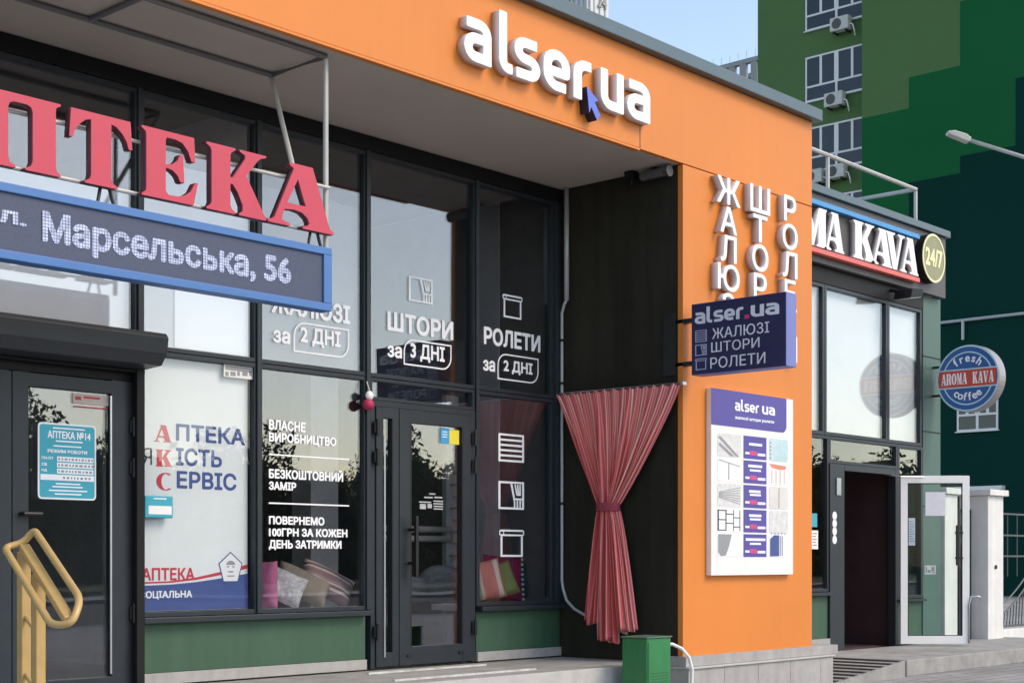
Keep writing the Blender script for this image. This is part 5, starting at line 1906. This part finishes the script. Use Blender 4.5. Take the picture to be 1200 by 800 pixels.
# ledges carrying the cushions
MB().box(xm[2] + 0.04, xm[3] - 0.06, GL + 0.085, GL + 0.62, zsl - 0.06, zsl - 0.002).build('window_ledge', white_w, shop)
MB().box(xm[4] + 0.04, PX0 - 0.11, GL + 0.085, GL + 0.62, zsl - 0.06, zsl - 0.002).build('window_ledge', white_w, shop)
gC = 'cushions on the window ledges'
Yc_ = GL + 0.22
def cx(px, dy=0): return XY(px, Yc_ + dy)
spot = mat('spotted_fabric', (.55, .55, .55), .9, var=.45, scale=26)
cushion('cushion', 'plain pink cushion at the end of the window ledge', (cx(307), Yc_ + 0, zsl + 0), .30, .42, .15, R_(-70), R_(0), mat('pink_fabric', (.55, .16, .30), .9, var=.1, scale=40), group=gC, roll=R_(0))
cushion('cushion', 'grey speckled cushion leaning next to the pink one', (cx(326), Yc_ + 0, zsl + 0.07), .36, .30, .14, R_(-34), R_(-22), spot, group=gC, roll=R_(24))
cushion('cushion', 'plain taupe cushion leaning between speckled and striped ones', (cx(350), Yc_ + 0, zsl + 0.1), .50, .28, .16, R_(-26), R_(-30), mat('taupe_fabric', (.30, .25, .20), .9, var=.1, scale=60), group=gC, roll=R_(25))
cushion('cushion', 'mauve cushion with cream stripes under the vinyl lettering', (cx(381), Yc_ + 0.03, zsl + 0.11), .52, .29, .16, R_(-24), R_(-30), stripe_mat('mauve_stripes', [(0, (.30, .19, .20)), (.35, (.62, .54, .47)), (.5, (.24, .13, .16)), (.7, (.68, .60, .52)), (.8, (.38, .26, .26))], 2, 7), group=gC, roll=R_(26))
cushion('cushion', 'coral and white striped cushion by the shop door', (cx(569), Yc_ + 0, zsl + 0.03), .44, .40, .15, R_(-34), R_(-14), stripe_mat('coral_stripes', [(0, (.75, .27, .22)), (.45, (.8, .7, .6)), (.6, (.78, .34, .26)), (.8, (.14, .34, .24)), (.9, (.8, .56, .44))], 0, 3.2), group=gC, roll=R_(-10))
cushion('cushion', 'olive green cushion in front of the burgundy one', (cx(590), Yc_ + 0, zsl + 0.05), .40, .36, .15, R_(-28), R_(-20), mat('olive_fabric', (.24, .31, .10), .9, var=.12, scale=50), group=gC, roll=R_(-16))
cushion('cushion', 'burgundy cushion edged with white pompoms', (cx(604), Yc_ + 0.16, zsl + 0.02), .46, .46, .15, R_(-16), R_(-10), mat('burgundy_fabric', (.30, .02, .09), .9, var=.1, scale=50), tassels=white_p, group=gC, roll=R_(4))
cushion('cushion', 'dark teal cushion in the corner of the window', (cx(632), Yc_ + 0.2, zsl + 0.02), .40, .42, .15, R_(-10), R_(-10), mat('teal_fabric', (.02, .075, .08), .9, var=.1, scale=50), group=gC, roll=R_(6))

# rod display seen through the shop door
rs = thing('rod_display', 'tall pale display panel with rows of curtain rod finials inside the shop', 'display stand', (9.6, 11, FL))
Yr = 11.2
q0, q1 = XY(523, Yr), XY(541, Yr)
MB().box(q0, q1, Yr, Yr + .06, FL, 3.1).build('panel', room_g, rs)
q = MB()
for k in range(15):
    z = 1.15 + k * .125
    q.tube([(q0 + .06 + (k % 2) * .05, Yr, z), (q0 + .06 + (k % 2) * .05, Yr - .14, z)], .014, 8)
    q.ball((q0 + .06 + (k % 2) * .05, Yr - .17, z), .036, .036, .036, 10, 7)
q.build('finial', steel, rs, smooth=True)
rods = thing('curtain_rod', 'pair of cream curtain rods hung across inside the shop', 'rods', (9, 11, 1.7))
for yy, nm in ((620, 'rod'), (631, 'rod')):
    z = ZY(500, yy, 11.1)
    MB().tube([(XY(440, 11.1), 11.1, z), (XY(527, 11.1), 11.1, z)], .035, 10).build(nm, mat('rod_cream', (.55, .52, .47), .5), rods, smooth=True)
q = MB()
q.tube([(XY(470, 11.0), 11.1, ZY(500, 688, 11.1)), (XY(505, 11.0), 11.1, ZY(500, 688, 11.1))], .12, 14)
q.ball((XY(518, 11.0), 11.05, ZY(510, 684, 11.1)), .26, .2, .2)
tag(q.build('bolster', mat('bolster_grey', (.33, .34, .35), .9, var=.1), None, smooth=True), 'grey fabric bolster on a shelf inside the shop', 'bolster')
MB().box(XY(445, 11.0), XY(535, 11.0), 10.9, 11.3, ZY(500, 699, 11.1) - .04, ZY(500, 699, 11.1)).build('shelf', room_d, shop)

# ------------------------------------------------------------------ gate column, gate, fence at the side
gc = thing('gate_column', 'white rendered gate column with flat cap beyond the coffee shop', 'column', (21.3, 9.8, 0))
MB().box(21.06, 21.58, 9.60, 10.05, 0, 2.30).build('shaft', white_w, gc, bevel=0.008)
MB().box(21.0, 21.64, 9.54, 10.11, 2.302, 2.39).build('cap', white_w, gc, bevel=0.008)
MB().tube([(21.3, 9.6, 1.25), (21.3, 9.58, 1.25)], .03, 10).build('socket', iron, gc)
g2 = thing('gate_column', 'white gate column seen through the glass of the open door', 'column', (20.4, 10, 0))
MB().box(20.16, 20.56, 9.84, 10.2, 0, 2.30).build('shaft', white_w, g2, bevel=0.008)
MB().box(20.11, 20.61, 9.79, 10.25, 2.302, 2.39).build('cap', white_w, g2, bevel=0.008)
gt = thing('iron_gate', 'black wrought iron gate between the coffee shop and the column', 'gate', (20.5, 9.9, 0))
q = MB()
YG = 9.85
for x in (20.63, 20.98):
    q.box(x, x + .05, YG, YG + .05, 0.05, 2.1)
for z in (0.12, 1.2, 2.05):
    q.box(20.68, 20.98, YG + .005, YG + .045, z, z + .045)
q.build('gate_frame', iron, gt)
q = MB()
for k in range(3):
    q.tube([(20.75 + k * .08, YG + .025, .165), (20.75 + k * .08, YG + .025, 1.2)], .011, 6)
for k in range(3):
    r = .05 + k * .045
    q.tube([(20.83 + r * math.cos(a), YG + .025, 1.25 + .75 * r / .15 * math.sin(a)) for a in [math.pi * j / 12 for j in range(13)]], .010, 6)
q.build('scrollwork', iron, gt)
fe = thing('iron_fence', 'dark iron fence with arched bars on a pale low wall', 'fence', (24, 9.85, 0))
MB().box(21.59, 30, 9.72, 10.0, 0.0, 0.30).build('base_wall', white_w, fe, bevel=.01)
q = MB()
grey_iron = mat('grey_iron', (.10, .11, .115), .5, .3)
for i in range(4):
    xa = 21.6 + i * 2.1
    q.box(xa, xa + .05, 9.83, 9.88, .3, 2.1)
    for z in (2.05, 1.72, 1.40):
        q.box(xa + .05, xa + 2.1, 9.84, 9.87, z, z + .025)
    for k in range(1, 6):
        q.tube([(xa + k * .35, 9.855, 1.1), (xa + k * .35, 9.855, 2.05)], .009, 6)
    for off in (0, .16):
        q.tube([(xa + .05 + 2.0 * s, 9.855, .42 + off + 1.0 * s ** 1.6) for s in [j / 12 for j in range(13)]], .014, 6)
    for k in range(18):
        s = (k + .5) / 18
        q.tube([(xa + .05 + 2.0 * s, 9.855, .33), (xa + .05 + 2.0 * s + .05, 9.855, .44 + 1.0 * s ** 1.6)], .010, 6)
    q.box(xa + .05, xa + 2.1, 9.84, 9.87, .32, .35)
q.build('grille', grey_iron, fe)

# ------------------------------------------------------------------ street lamp
sp = thing('street_lamp', 'grey street lamp arm reaching in front of the green block', 'street lamp', tuple(at_depth(1290, 656, 30))[:2] + (0,))
Rv = Vector((ST, -CT, 0))
hd_, am = at_depth(1138, 165, 30), at_depth(1290, 212, 30)
MB().tube([Vector((am.x, am.y, 0)), Vector((am.x, am.y, am.z + .1))], [.11, .06], 12).build('pole', galv, sp, smooth=True)
MB().tube([am, hd_], .038, 10).build('arm', galv, sp, smooth=True)
h0, h1 = at_depth(1109, 156, 30), at_depth(1136, 166, 30)
q = MB()
dd = (h1 - h0).normalized()
sd2 = Vector((CT, ST, 0))
upv = sd2.cross(dd) * (-1 if sd2.cross(dd).z < 0 else 1)
L_ = (h1 - h0).length
q.prism([(0, .02), (.03, -.03), (L_ * .9, -.045), (L_, -.02), (L_, .06), (L_ * .75, .10), (.12, .085)], h0 - sd2 * .1, dd, upv, sd2, .2)
q.build('lamp_head', ac_m, sp, bevel=.02)

# ------------------------------------------------------------------ GREEN APARTMENT BLOCK
ap = thing('apartment_block', 'tall green apartment block painted in stepped shades', 'building', (60, 25, 0))
XA_, XB_ = 55.0, 54.4
yL = YX(888, XA_)
yC = YX(1010, XB_)
HZ = 52
def stepz(px, py):
    return ZX(px, py, XB_)
# recessed left part
MB().box(XA_, XA_ + 14, yC + .003, yL, -0.3, HZ).build('wall', hi_olive, ap)
# front part in stepped colour fields; each field is its own panel block
cols = [(1010, 1065, 139, 200), (1065, 1125, 91, 212), (1125, 1190, 2, 183), (1190, 1262, -60, 92), (1262, 1420, -200, 10)]
mo, mmid, mdk = MB(), MB(), MB()
for (p0, p1, yo, yd) in cols:
    ya_, yb_ = YX(p0, XB_), YX(p1, XB_)
    pm_ = (p0 + p1) / 2
    zo, zd = ZX(p0, yo, XB_), ZX(p0, yd, XB_)
    if p0 == 1010: zd = ZX(1010, 265, XB_)
    if p0 == 1065: zd = ZX(1065, 214, XB_)
    mo.box(XB_, XB_ + 14, yb_, ya_, zo, HZ)
    mmid.box(XB_, XB_ + 14, yb_, ya_, zd, zo)
    mdk.box(XB_, XB_ + 14, yb_, ya_, -0.3, zd)
mo.build('olive_field', hi_olive, ap)
mmid.build('green_field', hi_mid, ap)
mdk.build('dark_field', hi_dark, ap)
def flat_window(X, y_left, wid, z0, hgt, low=.62, opened=False):
    fb = .07
    y0, y1 = y_left - wid, y_left
    f = MB()
    xa, xb = X - .05, X - .003
    f.box(xa, xb, y0, y0 + fb, z0, z0 + hgt)
    f.box(xa, xb, y1 - fb, y1, z0, z0 + hgt)
    f.box(xa, xb, y0 + fb, y1 - fb, z0, z0 + fb)
    f.box(xa, xb, y0 + fb, y1 - fb, z0 + hgt - fb, z0 + hgt)
    f.box(xa, xb, y0 + fb, y1 - fb, z0 + low - .04, z0 + low + .04)
    for k in (.25, .5, .75):
        yy = y0 + wid * k
        hw = .10 if k == .5 else .055
        f.box(xa, xb, yy - hw, yy + hw, z0 + low + .04, z0 + hgt - fb)
    f.box(xa, xb, y0 + wid * .5 - .05, y0 + wid * .5 + .05, z0 + fb, z0 + low - .04)
    wdw = f.build('window', pvc, ap)
    MB().box(X - .03, X - .02, y0 + fb, y1 - fb, z0 + fb, z0 + hgt - fb).build('pane', glass_ap, wdw)
    MB().box(X - .012, X - .004, y0 + fb, y1 - fb, z0 + fb, z0 + hgt - fb).build('curtain', curtain_in, wdw)
    MB().box(X - .12, X - .003, y0 - .05, y1 + .05, z0 - .04, z0 - .002).build('sill', pvc, wdw)
    return wdw
zw = ZX(945, 121, XA_)
pit = ZX(945, 38, XA_) - zw
whg = ZX(945, 68.5, XA_) - zw
yw0 = YX(944.5, XA_)
for k in range(-4, 3):
    flat_window(XA_, yw0, yw0 - yC - .02, zw + k * pit, whg)
# window low in the dark field
yq = YX(1122, XB_)
flat_window(XB_, yq, yq - YX(1170, XB_), ZX(1122, 506, XB_), ZX(1122, 440, XB_) - ZX(1122, 506, XB_))
pp = MB()
zp = ZX(1100, 379, XB_)
pp.tube([(XB_ - .12, YX(1090, XB_), zp), (XB_ - .12, YX(1260, XB_), zp)], .06, 8)
pp.tube([(XB_ - .12, YX(1130, XB_), zp), (XB_ - .12, YX(1130, XB_), zp - .75)], .06, 8)
pp.build('gas_pipe', conduit, ap)
zp = ZX(1126, 572, XB_)
pp = MB()
pp.box(XB_ - .3, XB_ - .003, YX(1178, XB_), YX(1100, XB_), zp - .1, zp + .05)
pp.box(XB_ - .25, XB_ - .003, YX(1158, XB_), YX(1152, XB_), zp - 1.2, zp - .1)
pp.box(XB_ - .25, XB_ - .003, YX(1134, XB_), YX(1130, XB_), zp - 1.2, zp - .1)
pp.build('canopy', pvc, ap)

def ac_unit():
    a = thing('air_conditioner', '', 'air conditioner', (0, 0, 0), 'air conditioners on the green block')
    MB().box(-.36, 0, -.42, .42, 0, .56).build('case', ac_m, a, bevel=.03)
    c = MB()
    c.prism(circ2(.21, 24), (-.362, .10, .28), -VY, VZ, -VX, .012)
    c.build('fan_grille', mat('fan_dark', (.07, .07, .07), .6), a)
    c = MB()
    c.box(-.34, .1, -.30, -.26, -.07, -.001)
    c.box(-.34, .1, .26, .30, -.07, -.001)
    c.build('bracket', iron, a)
    c = MB()
    c.tube([(-.2, -.43, .2), (-.2, -.55, .15), (-.15, -.6, -.1), (.0, -.55, -.25)], .03, 8)
    c.build('hose', cable_w, a)
    return a
base_ac = ac_unit()
for i, (px, py, lab) in enumerate(((990, 39, 'pale air conditioner under the topmost visible flat window'), (983, 127, 'pale air conditioner under the middle flat window'),
                                   (985, 211, 'pale air conditioner under the third flat window nearer the wall corner'), (959, 217, 'air conditioner half hidden behind the orange building edge'))):
    o = base_ac if i == 0 else copy_tree(base_ac)
    o.location = (XA_ - .14, YX(px, XA_), ZX(px, py, XA_))
    o['label'] = lab

# ------------------------------------------------------------------ distant buildings
def far_block(px0, pxm, px1, py, d):
    c = at_depth(pxm, 656, d)
    z1 = at_depth(pxm, py, d).z
    y_l = YX(px0, c.x)
    x_r = XY(px1, c.y)
    return c.x, x_r, c.y, y_l, z1
x0, x1, y0, y1, z1 = far_block(612, 692, 713, -30, 150)
tw_ = thing('tower_block', 'pale grey high-rise rising behind the orange parapet', 'building', ((x0 + x1) / 2, (y0 + y1) / 2, 0))
MB().box(x0, x1, y0, y1, -.3, z1).build('wall', far_w, tw_)
q = MB()
for k in range(14):
    yy = y0 + (y1 - y0) * (k + .5) / 14
    q.box(x0 - .25, x0 - .003, yy - .09, yy + .09, 20, z1 - 1)
for k in range(26):
    z = z1 - 2 - k * 1.5
    q.box(x0 - .2, x0 - .002, y0 + .1, y1 - .1, z, z + .14)
q.build('facade_grid', far_w, tw_)
MB().box(x0 - .05, x0 - .0015, y0 + .1, y1 - .1, 20, z1 - 1).build('glazing', far_g, tw_)
q = MB()
for k in range(3):
    xx = x0 + (x1 - x0) * (.2 + .3 * k)
    q.box(xx - .08, xx + .08, y0 - .12, y0 - .003, 10, z1 - 1)
q.build('facade_rib', far_g, tw_)
text('lettering', '24', (x0 + (x1 - x0) * .35, y0 - .15, at_depth(702, 5, 150).z), VX, VZ, -VY, (x1 - x0) * .5, 1.2, .05, grey_p, tw_, .02)

x0, x1, y0, y1, z1 = far_block(828, 900, 925, 62, 230)
cs_ = thing('unfinished_building', 'grey concrete building frame under construction on the skyline', 'building', ((x0 + x1) / 2, (y0 + y1) / 2, 0))
MB().box(x0 - .3, x0 + 7.3, y0 - .3, y1 + .3, z1 - 5.6, z1 - 4.9).build('slab', far_c, cs_)
MB().box(x0, x0 + 7, y0, y1, -.3, z1 - 5.61).build('wall', far_c, cs_)
for xx in (x0, x0 + 6.2):
    MB().box(xx, xx + .8, y0, y1, z1 - .7, z1).build('beam', far_c, cs_)
npl = 6
for k in range(npl):
    yy = y0 + .6 + (y1 - y0 - 1.2) * k / (npl - 1)
    for xx in (x0 + .05, x0 + 6.25):
        MB().box(xx, xx + .7, yy - .55, yy + .55, z1 - 4.9, z1 - .7).build('pillar', far_c, cs_)
for k in range(7):
    yy = y0 + 1 + (y1 - y0 - 2) * k / 6
    MB().tube([(x0 + .4, yy, z1), (x0 + .4, yy, z1 + 1.3)], .035, 5).build('rebar', far_c, cs_)

# ------------------------------------------------------------------ the other side of the street (seen mirrored in the shop glass)
def tree(x, y, h, r, seed, label):
    rnd = random.Random(seed)
    t = thing('tree', label, 'tree', (x, y, -.3), 'trees across the street')
    tr_ = MB()
    tr_.tube([(x, y, -.3), (x + .1, y, h * .3), (x - .1, y + .1, h * .62)], [.28, .2, .1], 8)
    for k in range(6):
        a = rnd.uniform(0, 6.28)
        z0 = h * rnd.uniform(.3, .5)
        tr_.tube([(x, y, z0), (x + math.cos(a) * r * .4, y + math.sin(a) * r * .4, z0 + h * .15), (x + math.cos(a) * r * .75, y + math.sin(a) * r * .75, z0 + h * .3)], [.12, .07, .03], 6)
    tr_.build('trunk', bark, t, smooth=True)
    cr = MB()
    clumps = [(rnd.gauss(0, .42) * r, rnd.gauss(0, .42) * r, h * (.52 + rnd.gauss(0, .2)), rnd.uniform(.25, .5) * r) for _ in range(34)]
    for k in range(9500):
        c = rnd.choice(clumps)
        p = Vector((rnd.gauss(0, 1), rnd.gauss(0, 1), rnd.gauss(0, 1)))
        p = Vector((x, y, 0)) + Vector((c[0], c[1], min(c[2], h * .97))) + p.normalized() * c[3] * rnd.random() ** .4
        if p.z < .3: continue
        s = rnd.uniform(.10, .24)
        a, b_ = Vector((rnd.gauss(0, 1), rnd.gauss(0, 1), rnd.gauss(0, 1))).normalized(), Vector((rnd.gauss(0, 1), rnd.gauss(0, 1), rnd.gauss(0, 1))).normalized()
        cr.add([p - a * s, p + b_ * s * .6, p + a * s, p - b_ * s * .6], [(0, 1, 2, 3)])
    cr.build('crown', leaf_m, t)
tl = ['tall full tree across the street mirrored in the glass', 'broad low tree across the street mirrored in the glass', 'slim ragged tree across the street mirrored in the glass']
k = 0
for x in range(26, 92, 4):
    kk = k % 3
    tree(x + random.uniform(-1, 1), -48 + random.uniform(-5, 3), [8.6, 6.8, 7.8][kk] + random.uniform(-.6, .6), [3.2, 3.6, 2.4][kk], 100 + k, tl[kk])
    k += 1

# far-off wood behind the street trees, one mass
wd = MB()
ns = 240
core = []
for k in range(ns + 1):
    x = 5 + 245 * k / ns
    hm = 7.4 + 1.3 * math.sin(x * .31) + 1.0 * math.sin(x * .83 + 1) + .7 * math.sin(x * 2.1)
    hm += 5.5 * min(1, max(0, (x - 95) / 25))
    core.append((x, hm * .86 + .25 * math.sin(k * 1.9)))
for k in range(ns):
    (xa, ha), (xb, hb2) = core[k], core[k + 1]
    ya = -68.5 + .5 * math.sin(k * 2.3)
    yb = -68.5 + .5 * math.sin((k + 1) * 2.3)
    wd.add([(xa, ya, -.3), (xb, yb, -.3), (xb, yb - .3, hb2), (xa, ya - .3, ha), (xa, -74, -.3), (xb, -74, -.3), (xb, -73, hb2), (xa, -73, ha)], [(0, 1, 2, 3), (3, 2, 6, 7), (4, 7, 6, 5)])
rnd = random.Random(5)
for k in range(30000):
    x = rnd.uniform(5, 250)
    hmax = 7.4 + 1.3 * math.sin(x * .31) + 1.0 * math.sin(x * .83 + 1) + .7 * math.sin(x * 2.1)
    hmax += 5.5 * min(1, max(0, (x - 95) / 25))
    z = -.3 + (hmax + rnd.gauss(0, .35)) * rnd.random() ** .75
    y = -66 - rnd.uniform(0, 3.5) - max(0, z - hmax * .6) * .3
    s_ = rnd.uniform(.25, .55)
    p = Vector((x, y, z))
    a, b_ = Vector((rnd.gauss(0, 1), rnd.gauss(0, 1), rnd.gauss(0, 1))).normalized(), Vector((rnd.gauss(0, 1), rnd.gauss(0, 1), rnd.gauss(0, 1))).normalized()
    wd.add([p - a * s_, p + b_ * s_ * .6, p + a * s_, p - b_ * s_ * .6], [(0, 1, 2, 3)])
tag(wd.build('woodland', leaf_m), 'far wood across the street mirrored low in the windows', 'woodland', kind='stuff')
